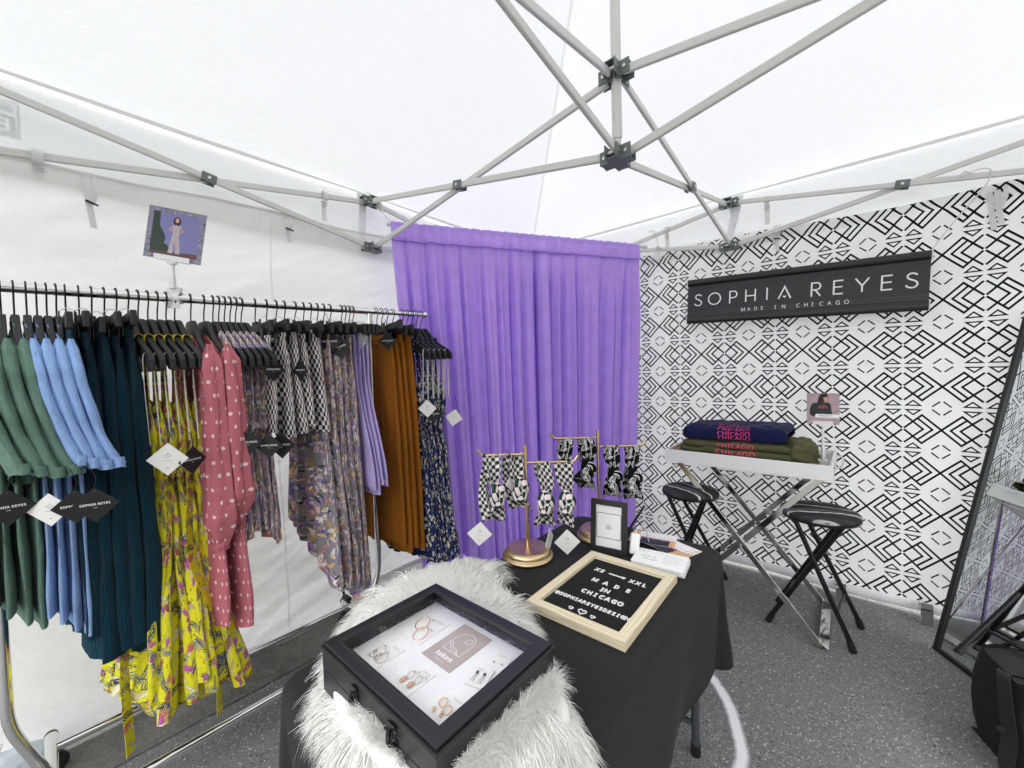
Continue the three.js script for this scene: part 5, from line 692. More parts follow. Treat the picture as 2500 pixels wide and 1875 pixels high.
function stand(label, px, pz, top, left, right, ly, ry) {
  const s = thing('headband_stand', label, 'display stand', 'brass headband stands', [px, TY, pz]);
  part('base', lathe([[0, 0.001], [0.080, 0.001], [0.083, 0.006], [0.080, 0.013], [0.074, 0.015], [0.0735, 0.018], [0.072, 0.026], [0.066, 0.033], [0.058, 0.036], [0, 0.0365]], 60), mBrassBrushed, s);
  part('pole', G([rod(V(0, 0.036, 0), V(0, top - TY, 0), 0.0060, 0.0058, 16), rod(V(0, ly - TY - 0.006, 0), V(0, ly - TY + 0.01, 0), 0.0064, 0.0064, 16)]), mBrass, s);
  for (const [e, y] of [[left, ly], [right, ry]]) { const a = V(0, y - TY, 0), b = V(e[0] - px, y - TY, e[1] - pz), d = b.clone().sub(a).normalize(); part('arm', polyTube([a, b, b.clone().addScaledVector(d, 0.014).add(V(0, 0.020, 0))], 0.0042, 0.008, 10, 40), mBrass, s); }
  return s;
}
stand('brass stand with checked headbands next to the sheepskin', 1.243, 1.691, 1.015, [1.136, 1.783], [1.360, 1.590], 0.985, 0.957);
stand('brass stand with black lace headbands behind the small black frame', 1.350, 1.412, 1.034, [1.232, 1.513], [1.468, 1.308], 1.008, 0.975);
// a knotted headband hung over an arm
function headband(label, group, m, x, y, z, ang, len, o = {}) {
  const h = thing('headband', label, 'headband', group, [x, y, z]); h.rotation.y = ang; // local x runs along the arm
  const kn = o.knot || 0.60, spread = o.spread || 0.03, w0 = o.w || 0.058, lean = o.lean || 0;
  const f = (t) => { // loop: over the arm, down the front, round the bottom, up the back
    const a = t * 2; if (a < 1) { const q = a; return V(lean * q * q * 0.03, 0.006 - q * len, 0.007 + spread * Math.sin(q * Math.PI) * (0.6 + 0.4 * q)); } const q = 2 - a; return V(-lean * 0.01 * (1 - q) + lean * q * q * 0.03, 0.006 - q * len, -0.007 - spread * Math.sin(q * Math.PI) * (0.9)); };
  const wid = (t) => { const a = t * 2; if (a < 1) return w0 * (1 - 0.74 * Math.exp(-(((a - kn) / 0.24) ** 2))) * (0.98 + 0.34 * a); const q = 2 - a; return w0 * (0.55 + 0.45 * Math.abs(2 * q - 1)); };
  const N = 90; const g = sheet(18, N, (u, v) => { const t = v % 1, p = f(t), a = f(Math.min(1, t + 0.004)), b = f(Math.max(0, t - 0.004)); const tan = a.sub(b).normalize(), n = new THREE.Vector3().crossVectors(V(1, 0, 0), tan).normalize(); const s = u - 0.5, hw = wid(t); const pl2 = Math.sin(s * 26 + 3 * noise.noise(s * 4, t * 6, x * 31)) * 0.0028 * (1 + 1.9 * Math.exp(-(((t * 2 - kn) / 0.25) ** 2))); const ta = 0.55 * Math.sin(t * 9 + x * 40) + 0.25; return p.add(V(s * hw * Math.cos(ta) + 0.006 * Math.sin(t * 13 + z * 30), 0, s * hw * Math.sin(ta) * 0.8)).addScaledVector(n, pl2 + 0.011 * Math.cos(s * Math.PI)); }, (u, v) => [u * 0.06, v * len * 2]);
  part('band', g, m, h);
  const kp = f(kn / 2); const K = new THREE.TorusKnotGeometry(0.0130, 0.0120, 90, 10, 2, 3).scale(0.95, 1.35, 0.9); const uv = K.attributes.uv; for (let i = 0; i < uv.count; i++) uv.setXY(i, uv.getX(i) * 0.20, uv.getY(i) * 0.05); part('knot', K.translate(kp.x, kp.y, kp.z + 0.004), m, h);
  if (o.tag) hangTag(h, ...o.tag);
  return h;
}
const a1 = Math.atan2(-(1.580 - 1.792), 1.372 - 1.126), a2 = Math.atan2(-(1.297 - 1.522), 1.48 - 1.221);
headband('green checked headband at the outer left end of the front brass stand', 'checked headbands', mHB, 1.157, 0.985, 1.765, a1 + 0.55, 0.225, { spread: 0.045, knot: 0.55, tag: [1.135, 0.735, 1.80, 0.75, true, -0.1, 0.95] });
headband('green checked headband just left of the front brass pole', 'checked headbands', mHB, 1.212, 0.985, 1.718, a1 + 0.5, 0.19, { spread: 0.035, knot: 0.58, lean: 0.5, tag: [1.222, 0.90, 1.722, 1.5, true] });
headband('green checked headband just right of the front brass pole', 'checked headbands', mHB, 1.287, 0.957, 1.652, a1, 0.215, { spread: 0.022, w: 0.060, tag: [1.300, 0.705, 1.65, 1.9, true] });
headband('green checked headband at the outer right end of the front brass stand', 'checked headbands', mHB, 1.338, 0.957, 1.609, a1, 0.215, { spread: 0.024, w: 0.060, tag: [1.345, 0.700, 1.615, 0.75, true, 0, 1.0] });
headband('black lace headband at the outer left end of the rear brass stand', 'black lace headbands', mLace, 1.258, 1.008, 1.490, a2, 0.17, { spread: 0.025, w: 0.055, knot: 0.8 });
headband('black lace headband just left of the rear brass pole', 'black lace headbands', mLace, 1.318, 1.008, 1.439, a2, 0.19, { spread: 0.022, tag: [1.303, 0.862, 1.455, 0.3, false, 0, 0.8] });
headband('black lace headband just right of the rear brass pole', 'black lace headbands', mLace, 1.388, 0.975, 1.379, a2, 0.19, { spread: 0.022 });
headband('black lace headband at the outer right end of the rear brass stand', 'black lace headbands', mLace, 1.440, 0.975, 1.334, a2, 0.20, { spread: 0.024, w: 0.058 });
// ---------- small framed notice, card reader, cards ----------
{
  const f = thing('framed_notice', 'small black picture frame with a white scan me notice', 'picture frame', null, [1.432, TY + 0.001, 1.506]); f.rotation.set(0, 0.172, 0); f.rotation.order = 'YXZ'; f.rotation.x = -0.10;
  const W = 0.117, H = 0.166, t = 0.014; const s = shapeOf([[-W / 2, 0], [W / 2, 0], [W / 2, H], [-W / 2, H]]); s.holes.push(new THREE.Path([new THREE.Vector2(-W / 2 + t, t), new THREE.Vector2(-W / 2 + t, H - t), new THREE.Vector2(W / 2 - t, H - t), new THREE.Vector2(W / 2 - t, t)]));
  part('frame', extrude(s, 0.010, 0.0015).translate(0, 0, -0.006), std({ color: lin(0.014), roughness: 0.5 }), f);
  const q = new THREE.PlaneGeometry(W - 2 * t + 0.002, H - 2 * t + 0.002).translate(0, H / 2, -0.001);
  part('notice', q, paper(384, 592, (x, w, h) => { x.fillStyle = '#f1f1f0'; x.fillRect(0, 0, w, h); x.strokeStyle = '#111'; x.lineWidth = 7; x.beginPath(); x.roundRect(22, 122, w - 44, w - 44, 14); x.stroke(); x.fillStyle = '#3a3a3c'; x.textAlign = 'center'; x.font = '26px sans-serif'; x.fillText('SCAN', w / 2, 284); x.font = '54px sans-serif'; x.fillText('ME', w / 2, 334); }), f);
  part('glass', new THREE.PlaneGeometry(W - 2 * t, H - 2 * t).translate(0, H / 2, 0.0012), phy({ roughness: 0.02, transmission: 1, thickness: 0 }), f);
  part('easel_back', G([box(W - 0.01, H - 0.01, 0.003, 0, H / 2, -0.0095), box(0.035, 0.13, 0.002, 0, 0.066, -0.038).translate(0, 0, 0)]), mBlackPlastic, f);
}
{
  const r = thing('card_reader', 'small white card reader with a cable behind the framed notice', 'card reader', null, [1.507, TY + 0.002, 1.478]); r.rotation.set(-0.25, 0.5, 0); const mWh = std({ color: lin(0.85), roughness: 0.3 });
  part('reader_body', rbox(0.030, 0.066, 0.014, 0.006, 0, 0.036, 0, 4), mWh, r);
  part('cable', wire([V(0, 0.068, 0), V(0.006, 0.085, -0.012), V(0.03, 0.085, -0.04), V(0.055, 0.03, -0.085), V(0.06, -0.01, -0.11)], 0.0018, 30, 7), mWh, r);
  const p = single('stylus', rod(V(1.468, TY + 0.055, 1.438), V(1.515, TY + 0.145, 1.405), 0.0042, 0.0042, 10), mBlackPlastic, 'slim black pen leaning up behind the framed notice', 'pen'); 
}
{
  const face = paper(512, 300, (x, w, h) => { x.fillStyle = '#f3f3f1'; x.fillRect(0, 0, w, h); x.strokeStyle = '#8b8b8c'; x.lineWidth = 3; x.strokeRect(24, 22, 88, 52); x.fillStyle = '#8b8b8c'; x.font = '15px sans-serif'; x.fillText('SOPHIA', 38, 44); x.fillText('REYES', 40, 62); x.font = 'italic 40px serif'; x.fillStyle = '#8d8d90'; x.fillText('Made in', 60, 160); x.fillText('Chicago', 90, 215); x.fillStyle = '#c6c6c6'; for (let i = 0; i < 9; i++) x.fillRect(290, 60 + i * 22, 130 + 60 * Math.abs(Math.sin(i * 2.3)), 4); });
  const plain = std({ color: lin(0.80), roughness: 0.8 }); const r = rng(17);
  const s = thing('postcard_stack', 'thick stack of white printed cards beside the letter board', 'stack of cards', null, [1.598, TY + 0.002, 1.491]); s.rotation.y = 0.13;
  for (let i = 0; i < 9; i++) { const top = i === 8; const c = part('card', box(0.150, 0.0019, 0.098), top ? [face, face, face, face, face, face][0] : plain, s); c.position.set((r() - 0.5) * 0.006, 0.001 + i * 0.0021, (r() - 0.5) * 0.006); c.rotation.y = (r() - 0.5) * 0.05; }
  const face2 = paper(512, 352, (x, w, h) => { x.fillStyle = '#dfb183'; x.fillRect(0, 0, w, h); for (let i = 0; i < 50; i++) { x.fillStyle = `rgba(${150 + 60 * r()},${100 + 50 * r()},${60 + 40 * r()},0.25)`; x.fillRect(r() * w, 0, 6 + 10 * r(), h); } x.fillStyle = '#2c2a3e'; x.fillRect(60, 0, w - 190, 150); x.fillStyle = '#574a8c'; for (let i = 0; i < 220; i++) x.fillRect(60 + r() * (w - 190), 120 + r() * 60, 10, 4); x.fillStyle = '#efecec'; x.fillRect(0, 185, w - 90, h - 185); x.fillStyle = '#8d8a8c'; x.font = '34px sans-serif'; 'SOPHIA REYES'.split('').forEach((c, i) => x.fillText(c, 20 + i * 32, 250)); });
  for (const [x, z, ry, y, lb] of [[1.585, 1.348, 0.42, 0, 'lowest of the fanned photo postcards by the far table edge'], [1.578, 1.350, 0.36, 1, 'second of the fanned photo postcards by the far table edge'], [1.572, 1.352, 0.32, 2, 'third of the fanned photo postcards by the far table edge'], [1.562, 1.350, 0.27, 3, 'fourth of the fanned photo postcards by the far table edge'], [1.515, 1.338, 0.95, 4, 'topmost photo postcard turned across the fan by the far table edge']]) {
    const g = new THREE.BoxGeometry(0.148, 0.0016, 0.100); const m = single('photo_postcard', g, face2, lb, 'postcard', 'fanned photo postcards'); m.position.set(x, TY + 0.003 + y * 0.0022, z); m.rotation.y = Math.PI + ry - 0.75 - 0.0; }
}
// ---------- photo clips ----------
const mClipW = std({ color: lin(0.80), roughness: 0.3 });
function figurePrint(x, w, h) { const r = rng(29); x.fillStyle = '#8f8aa0'; x.fillRect(0, 0, w, h); for (let i = 0; i < 500; i++) { x.fillStyle = ['#5c6274', '#b9b4c4', '#7a7d72', '#3f4552', '#c9b9bd'][i % 5]; x.save(); x.translate(r() * w, r() * h); x.rotate(r() * 6); leafPath(x, 34, 7); x.fill(); x.restore(); } x.fillStyle = '#8584b8'; x.fillRect(46, 46, w - 92, h - 92); x.fillStyle = '#3c4a42'; x.beginPath(); x.moveTo(46, 46); x.lineTo(104, 46); x.lineTo(110, 190); x.bezierCurveTo(150, 250, 190, 300, 160, 360); x.bezierCurveTo(230, 380, 210, 440, 190, 450); x.lineTo(46, 450); x.fill(); x.fillStyle = '#6b4f4c'; x.beginPath(); x.moveTo(46, 452); x.lineTo(w - 46, 430); x.lineTo(w - 46, h - 46); x.lineTo(46, h - 46); x.fill();
  x.fillStyle = '#3b2a2c'; x.beginPath(); x.ellipse(256, 122, 34, 46, 0, 0, 7); x.fill(); x.fillStyle = '#d9ad98'; x.beginPath(); x.ellipse(256, 112, 17, 24, 0, 0, 7); x.fill(); x.strokeStyle = '#d2a38d'; x.lineWidth = 12; x.beginPath(); x.moveTo(226, 172); x.lineTo(198, 214); x.lineTo(232, 232); x.moveTo(288, 172); x.lineTo(318, 214); x.lineTo(284, 232); x.stroke(); x.fillStyle = '#c3b4bc'; x.beginPath(); x.moveTo(224, 160); x.lineTo(290, 160); x.lineTo(286, 250); x.lineTo(312, 455); x.lineTo(270, 455); x.lineTo(258, 300); x.lineTo(248, 455); x.lineTo(206, 455); x.lineTo(228, 250); x.fill(); x.save(); x.clip(); for (let i = 0; i < 500; i++) { x.fillStyle = i % 2 ? '#7c7480' : '#e2d6da'; x.fillRect(200 + r() * 115, 158 + r() * 300, 5, 3); } x.restore(); }
function sweaterPrint(x, w, h) { x.fillStyle = '#a8959c'; x.fillRect(0, 0, w, h); const r = rng(33); for (let i = 0; i < 300; i++) { x.fillStyle = `rgba(${190 + 30 * r()},${170 + 20 * r()},${175 + 20 * r()},0.10)`; x.fillRect(r() * w, r() * h, 60, 60); } x.fillStyle = '#2e3330'; x.beginPath(); x.moveTo(130, 190); x.bezierCurveTo(60, 200, 40, 320, 50, 430); x.lineTo(110, 470); x.lineTo(150, 410); x.lineTo(400, 410); x.lineTo(380, 240); x.bezierCurveTo(370, 190, 330, 180, 300, 176); x.fill(); x.fillStyle = '#2b2122'; x.beginPath(); x.moveTo(262, 8); x.bezierCurveTo(180, 10, 190, 120, 168, 200); x.bezierCurveTo(160, 250, 200, 260, 226, 240); x.lineTo(250, 180); x.lineTo(330, 150); x.bezierCurveTo(350, 120, 356, 30, 262, 8); x.fill(); x.fillStyle = '#d8a58c'; x.beginPath(); x.ellipse(300, 104, 34, 50, -0.35, 0, 7); x.fill(); x.fillStyle = '#c98f78'; x.fillRect(276, 150, 34, 34); x.fillStyle = '#2b2122'; x.beginPath(); x.ellipse(276, 48, 62, 36, -0.45, 0, 7); x.fill(); x.fillStyle = '#8d4a48'; x.fillRect(308, 128, 18, 5); x.fillStyle = '#e2687f'; x.font = 'bold 34px sans-serif'; x.fillText('CHICAGO', 178, 300); x.fillRect(200, 238, 110, 5); x.fillRect(190, 255, 130, 6); x.fillStyle = '#f2f2f1'; x.fillRect(140, 415, w - 140, 70); x.fillStyle = '#777'; x.fillRect(190, 440, 220, 7); x.fillRect(190, 456, 150, 4); }
function photoClip(label, cat, pos, yaw, roll, W, H, draw, stem, onBar) {
  const c = thing('photo_holder', label, cat, 'white clip photo holders', pos); c.rotation.y = yaw;
  // base grip
  if (onBar) part('grip', G([new THREE.CylinderGeometry(0.0195, 0.0195, 0.042, 20, 1, true).rotateZ(Math.PI / 2).translate(0, 0, 0), rbox(0.046, 0.020, 0.020, 0.005, 0, 0.026, 0), rbox(0.040, 0.030, 0.004, 0.0015, 0, -0.020, 0.012), rbox(0.017, 0.048, 0.009, 0.003, 0.003, 0.052, 0.016)]), mClipW, c);
  else part('grip', G([rbox(0.040, 0.034, 0.028, 0.004, 0, 0.017, 0), rbox(0.044, 0.012, 0.032, 0.003, 0, 0.006, 0), rbox(0.015, 0.036, 0.009, 0.003, 0.002, 0.046, 0.010)]), mClipW, c);
  const y0 = onBar ? 0.03 : 0.03; part('stem', G([rod(V(0, y0, 0), V(0, y0 + stem * 0.55, 0), 0.0075, 0.0065, 14), rod(V(0, y0 + stem * 0.5, 0), V(0, y0 + stem, 0), 0.0055, 0.0055, 12), new THREE.SphereGeometry(0.009, 12, 10).translate(0, y0 + stem, 0)]), mClipW, c);
  const h = part('card_clamp', G([rbox(W * 0.62, 0.018, 0.004, 0.0012, 0, 0.002, 0.0035), rbox(W * 0.62, 0.014, 0.004, 0.0012, 0, 0, -0.0035), rbox(0.030, 0.012, 0.008, 0.003, 0, -0.010, 0)]), mClipW, c); h.position.set(0, y0 + stem + 0.014, 0); h.rotation.z = roll;
  const p = part('photo_print', box(W, H, 0.0008), paper(512, Math.round(512 * H / W), draw), h); p.position.set(0, H / 2 - 0.004, 0);
  return c;
}
photoClip('photo of a woman in a printed jumpsuit clipped above the clothes rack', 'photo print', [BX, yBar(2.395), 2.395], Math.PI / 2 - 0.62, -0.16, 0.165, 0.170, figurePrint, 0.085, true);
photoClip('photo of a woman in a dark sweatshirt on the white tray', 'photo print', [1.925, 0.752, 0.24], 0.06, 0.0, 0.125, 0.150, sweaterPrint, 0.165, false);
// ---------- white tray table ----------
{
  const x0 = 1.246, x1 = 1.972, z0 = 0.045, z1 = 0.475, yb = 0.735, yt = 0.802, t = 0.012;
  const T = thing('tray_table', 'white wooden tray on crossed chrome legs below the banner', 'tray table'), mWh = std({ color: lin(0.83, 0.83, 0.82), roughness: 0.35, bumpMap: scaled(clothWrk, 0.3), bumpScale: 0.0008 });
  const tray = part('tray_floor', box(x1 - x0 - 0.004, 0.010, z1 - z0 - 0.004, (x0 + x1) / 2, yb + 0.009, (z0 + z1) / 2), mWh, T);
  for (const z of [z0 + t / 2, z1 - t / 2]) part('tray_side', rbox(x1 - x0, yt - yb, t, 0.002, (x0 + x1) / 2, (yb + yt) / 2, z), mWh, T);
  for (const x of [x0 + t / 2, x1 - t / 2]) part('tray_side', rbox(t, yt - yb - 0.0015, z1 - z0 - 2 * t + 0.001, 0.002, x, (yb + yt) / 2, (z0 + z1) / 2), mWh, T);
  part('side_rail', G([wire([V(x1 + 0.001, 0.785, 0.10), V(x1 + 0.018, 0.785, 0.115), V(x1 + 0.018, 0.785, 0.40), V(x1 + 0.001, 0.785, 0.415)], 0.004, 30, 8)]), mChrome, T);
  const mLegC = std({ color: lin(0.60, 0.58, 0.55), metalness: 1, roughness: 0.10 });
  const leg = (a, b) => part('leg', bar(a, b, 0.026, 0.008, 0.0015, V(0, 0, 1)), mLegC, T);
  leg(V(1.318, yb - 0.004, 0.452), V(1.930, 0.012, 0.520)); leg(V(1.318, yb - 0.004, 0.075), V(1.922, 0.012, 0.118));
  leg(V(1.925, yb - 0.004, 0.438), V(1.30, 0.012, 0.505)); leg(V(1.925, yb - 0.004, 0.090), V(1.30, 0.012, 0.135));
  part('foot_bar', bar(V(1.932, 0.020, 0.108), V(1.940, 0.024, 0.530), 0.042, 0.005, 0.0012, V(0.55, 0.8, 0.3)), mLegC, T); part('foot_bar', bar(V(1.292, 0.020, 0.125), V(1.292, 0.020, 0.515), 0.030, 0.008, 0.0015, V(1, 0.5, 0)), mLegC, T);
  part('top_bar', bar(V(1.318, yb - 0.008, 0.075), V(1.318, yb - 0.008, 0.452), 0.026, 0.008, 0.0015), mLegC, T); part('top_bar', bar(V(1.925, yb - 0.008, 0.090), V(1.925, yb - 0.008, 0.438), 0.026, 0.008, 0.0015), mLegC, T);
  for (const z of [0.480, 0.105]) part('pivot_bolt', rod(V(1.617, 0.368, z - 0.012), V(1.617, 0.368, z + 0.014), 0.006), mBolt, T);
}
// folded sweatshirts: a rounded slab of cloth swept along x
function folded(name, label, m, x0, x1, y0, y1, z0, z1, sd, o = {}) {
  const N = 64; const AR = [0]; { const k = 0.42, hz = (z1 - z0) / 2, hy = (y1 - y0) / 2; let p0 = null; for (let i = 0; i <= 720; i++) { const a = -Math.PI + i / 720 * Math.PI * 2, c = Math.cos(a), s = Math.sin(a), q = [Math.sign(c) * Math.abs(c) ** k * hz, Math.sign(s) * Math.abs(s) ** k * hy]; if (p0) AR.push(AR[AR.length - 1] + Math.hypot(q[0] - p0[0], q[1] - p0[1])); p0 = q; } }
  const angle = (v) => { const t = v * AR[720]; let i = 1; while (i < 720 && AR[i] < t) i++; return -Math.PI + (i - 1 + (t - AR[i - 1]) / Math.max(1e-9, AR[i] - AR[i - 1])) / 720 * Math.PI * 2; };
  const f = (u, v) => { const a = angle(v); const x = lerp(x0, x1, u), end = Math.min(1, Math.min(u, 1 - u) / 0.07), e = Math.sqrt(Math.max(0, 1 - (1 - end) ** 2)); const c = Math.cos(a), s = Math.sin(a); const k = 0.42; const zz = Math.sign(c) * Math.abs(c) ** k, yy = Math.sign(s) * Math.abs(s) ** k; const hz = (z1 - z0) / 2 * (0.93 + 0.07 * e + 0.05 * noise.noise(x * 9, 1, sd)), hy = (y1 - y0) / 2 * (0.25 + 0.75 * e) * (1 + 0.10 * noise.noise(x * 7, c * 2, sd + 3)); const sag = (o.sag || 0) * (u - 0.5) ** 2 * 4; const n = 0.009 * noise.noise(x * 13, c * 3 + s * 2, sd + 7) + 0.005 * noise.noise(x * 34, c * 6, sd); return V(x + 0.010 * noise.noise(c * 3, s * 3, sd) * (1 - end), (y0 + y1) / 2 + hy * yy - sag + (s > 0 ? n : n * 0.2) + (o.tilt || 0) * (u - 0.5), (z0 + z1) / 2 + hz * zz + n * 0.8 + (o.skew || 0) * (u - 0.5)); };
  const per = 2 * (z1 - z0) + 2 * (y1 - y0);
  const uv = (u, v) => { return [(u * (x1 - x0)) / (x1 - x0), v]; };
  const g = sheet(64, N, f, uv); return single(name, g, m, label, 'sweatshirt', 'folded sweatshirts on the tray');
}
{
  const pr = (base, rows) => canvasTex(1024, 1024, (x, w, h) => { const r = rng(81); x.fillStyle = base; x.fillRect(0, 0, w, h); for (let i = 0; i < 3000; i++) { x.fillStyle = r() < 0.5 ? 'rgba(255,255,255,0.02)' : 'rgba(0,0,0,0.05)'; x.fillRect(r() * w, r() * h, 8, 2); } rows(x, w, h); }, true, false);
  // texture v: 0 = +z edge (front), 0.25 = top, rising v goes over the top to the back; canvas y = (1 - v) * h
  const word = (x, y, hgt, frac, sx) => { x.save(); x.beginPath(); x.rect(0, y - hgt * 1.05, 1024, hgt * 1.1 * frac); x.clip(); x.translate(sx, y); x.scale(1.25, hgt / 44); x.fillStyle = '#ff4f86'; x.font = '60px sans-serif'; x.fillText('CHICAGO', 0, 0); x.restore(); };
  const navyT = pr('#1c2145', (x, w, h) => { let y = 548; const hs = [30, 30, 29, 28, 27, 26, 25, 24]; [1, 0.8, 0.66, 0.55, 0.44, 0.34, 0.25, 0.16].forEach((f, i) => { word(x, y, hs[i], f, 380 - i * 3); y -= hs[i] * 0.98; }); });
  const oliveT = pr('#54543a', (x, w, h) => { word(x, 528, 34, 1, 330); });
  const oliveP = pr('#54543a', () => {});
  const mk = (t) => cl({ map: t, bumpMap: scaled(crumple, 1, 1), bumpScale: 0.004, roughness: 1 });
  const mO = mk(oliveT), mO2 = mk(oliveP), mN = mk(navyT);
  folded('folded_sweatshirt', 'lowest olive sweatshirt folded on the white tray', mO2, 1.300, 1.915, 0.751, 0.790, 0.075, 0.440, 1, { tilt: -0.006 });
  folded('folded_sweatshirt', 'middle olive sweatshirt with pink lettering in the folded pile', mO, 1.305, 1.885, 0.788, 0.826, 0.070, 0.432, 5, { tilt: -0.008 });
  folded('folded_sweatshirt', 'upper olive sweatshirt right under the navy one', mO, 1.318, 1.865, 0.822, 0.862, 0.072, 0.425, 9, { tilt: 0.004 });
  folded('folded_sweatshirt', 'navy sweatshirt with pink CHICAGO lettering on top of the pile', mN, 1.322, 1.800, 0.858, 0.938, 0.080, 0.415, 14, { tilt: 0.01 });
  // loose olive sleeve bundle and tan garment ends
  const bundle = (name, label, m, cx, cy, cz, sx, sy, sz, sd) => { const g = new THREE.SphereGeometry(1, 60, 40), p = g.attributes.position; for (let i = 0; i < p.count; i++) { const v = V(p.getX(i), p.getY(i), p.getZ(i)); const n = 1 + 0.22 * noise.noise(v.x * 2 + sd, v.y * 2, v.z * 2) + 0.14 * Math.abs(noise.noise(v.x * 4 + v.y * 3, v.y * 5, v.z * 3 + sd)); p.setXYZ(i, cx + v.x * sx * n, cy + Math.sign(v.y) * Math.abs(v.y) ** 0.8 * sy * n, cz + v.z * sz * n); } g.computeVertexNormals(); return single(name, g, m, label, 'sweatshirt', 'folded sweatshirts on the tray'); };
  bundle('loose_sleeve', 'crumpled olive sleeves at the right end of the folded pile', mO2, 1.842, 0.822, 0.32, 0.068, 0.070, 0.11, 3);
  const mTan = cl({ map: scaled(heather([176, 132, 92], 0.08, 61), 0.3), bumpMap: scaled(crumple, 0.3), bumpScale: 0.004 });
  bundle('tan_garment', 'tan folded garment poking out at the right front of the tray', mTan, 1.895, 0.772, 0.41, 0.055, 0.020, 0.038, 8);
  bundle('tan_garment', 'small tan garment fold at the left end of the tray', mTan, 1.296, 0.775, 0.33, 0.030, 0.026, 0.09, 11);
}
// ---------- stools ----------
const feltT = (seed) => canvasTex(512, 512, (x, w, h) => { const r = rng(seed); x.fillStyle = '#2c2c2e'; x.fillRect(0, 0, w, h); for (let b = 0; b < 13; b++) { const y = 20 + b * 40 + r() * 18, g = [190, 60, 25, 245, 120, 28, 215, 45, 30, 150][b % 10]; for (let i = 0; i < 420; i++) { const xx = r() * w; x.strokeStyle = `rgba(${g},${g},${g},${0.2 + 0.35 * r()})`; x.lineWidth = 1.5 + r(); const yy = y + 12 * Math.sin(xx * 0.012 + b) + (r() - 0.5) * (16 + 16 * (b % 3)); x.beginPath(); x.moveTo(xx, yy); x.lineTo(xx + 20 + r() * 40, yy + (r() - 0.5) * 8); x.stroke(); } } for (let i = 0; i < 5000; i++) { const g = r() * 200; x.strokeStyle = `rgba(${g},${g},${g},0.10)`; const a = r() * w, b = r() * h; x.beginPath(); x.moveTo(a, b); x.lineTo(a + 12 * (r() - 0.5), b + 8 * (r() - 0.5)); x.stroke(); } }, true, true);
const mTubeBlack = std({ color: lin(0.008), roughness: 0.3, metalness: 0.2 });
function stool(label, cx, cz, sy, feet, tops, rot, seed, rad) {
  const s = thing('folding_stool', label, 'stool', 'felt-topped folding stools'); const t = feltT(seed);
  const pts = [[0, sy + 0.004], [rad * 0.5, sy + 0.003], [rad * 0.85, sy - 0.003], [rad * 0.97, sy - 0.011], [rad, sy - 0.020], [rad * 0.985, sy - 0.030]];
  const g = lathe(pts, 48); const p = g.attributes.position, u = g.attributes.uv; for (let i = 0; i < p.count; i++) { u.setXY(i, p.getX(i) / 0.33 + 0.5, p.getZ(i) / 0.33 + 0.5); p.setY(i, p.getY(i) + 0.003 * noise.noise(p.getX(i) * 30, p.getZ(i) * 30, seed)); } g.computeVertexNormals(); g.rotateY(rot).translate(cx, 0, cz);
  part('felt_seat', g, std({ map: t, roughness: 1, bumpMap: t, bumpScale: 0.002 }), s);
  part('seat_rim', lathe([[rad * 0.6, sy - 0.036], [rad * 0.97, sy - 0.040], [rad * 1.0, sy - 0.034], [rad * 1.0, sy - 0.026]], 48).translate(cx, 0, cz), mBlackPlastic, s);
  feet.forEach(([fx, fz], i) => { const [tx, tz] = tops[i], a = V(fx, 0.012, fz), b = V(tx, sy - 0.045, tz); const l = part('leg', rod(a, b, 0.0105, 0.0105, 14), mTubeBlack, s); part('rubber_foot', rod(V(fx, 0.001, fz), a.clone().lerp(b, 0.06), 0.0150, 0.0135, 14), mBlackPlastic, l); });
  for (const [i, j, t2] of [[0, 1, 0.28], [2, 3, 0.28]]) { const A = (k) => V(feet[k][0], 0, feet[k][1]).lerp(V(tops[k][0], sy - 0.04, tops[k][1]), t2); part('crossbar', rod(A(i), A(j), 0.007), mTubeBlack, s); }
  for (const [i, j] of [[0, 1], [2, 3]]) part('seat_bar', rod(V(tops[i][0], sy - 0.046, tops[i][1]), V(tops[j][0], sy - 0.046, tops[j][1]), 0.0105), mTubeBlack, s);
}
stool('felt-topped folding stool standing clear to the right under the tray', 1.918, 0.385, 0.585, [[1.721, 0.434], [1.735, 0.215], [2.038, 0.461], [2.066, 0.231]], [[2.005, 0.45], [2.005, 0.30], [1.835, 0.475], [1.845, 0.29]], 0.3, 7, 0.152);
stool('felt-topped folding stool behind the far corner of the black table', 1.365, 0.435, 0.600, [[1.235, 0.47], [1.225, 0.20], [1.490, 0.436], [1.466, 0.134]], [[1.445, 0.49], [1.435, 0.37], [1.270, 0.50], [1.275, 0.36]], -0.5, 19, 0.142);
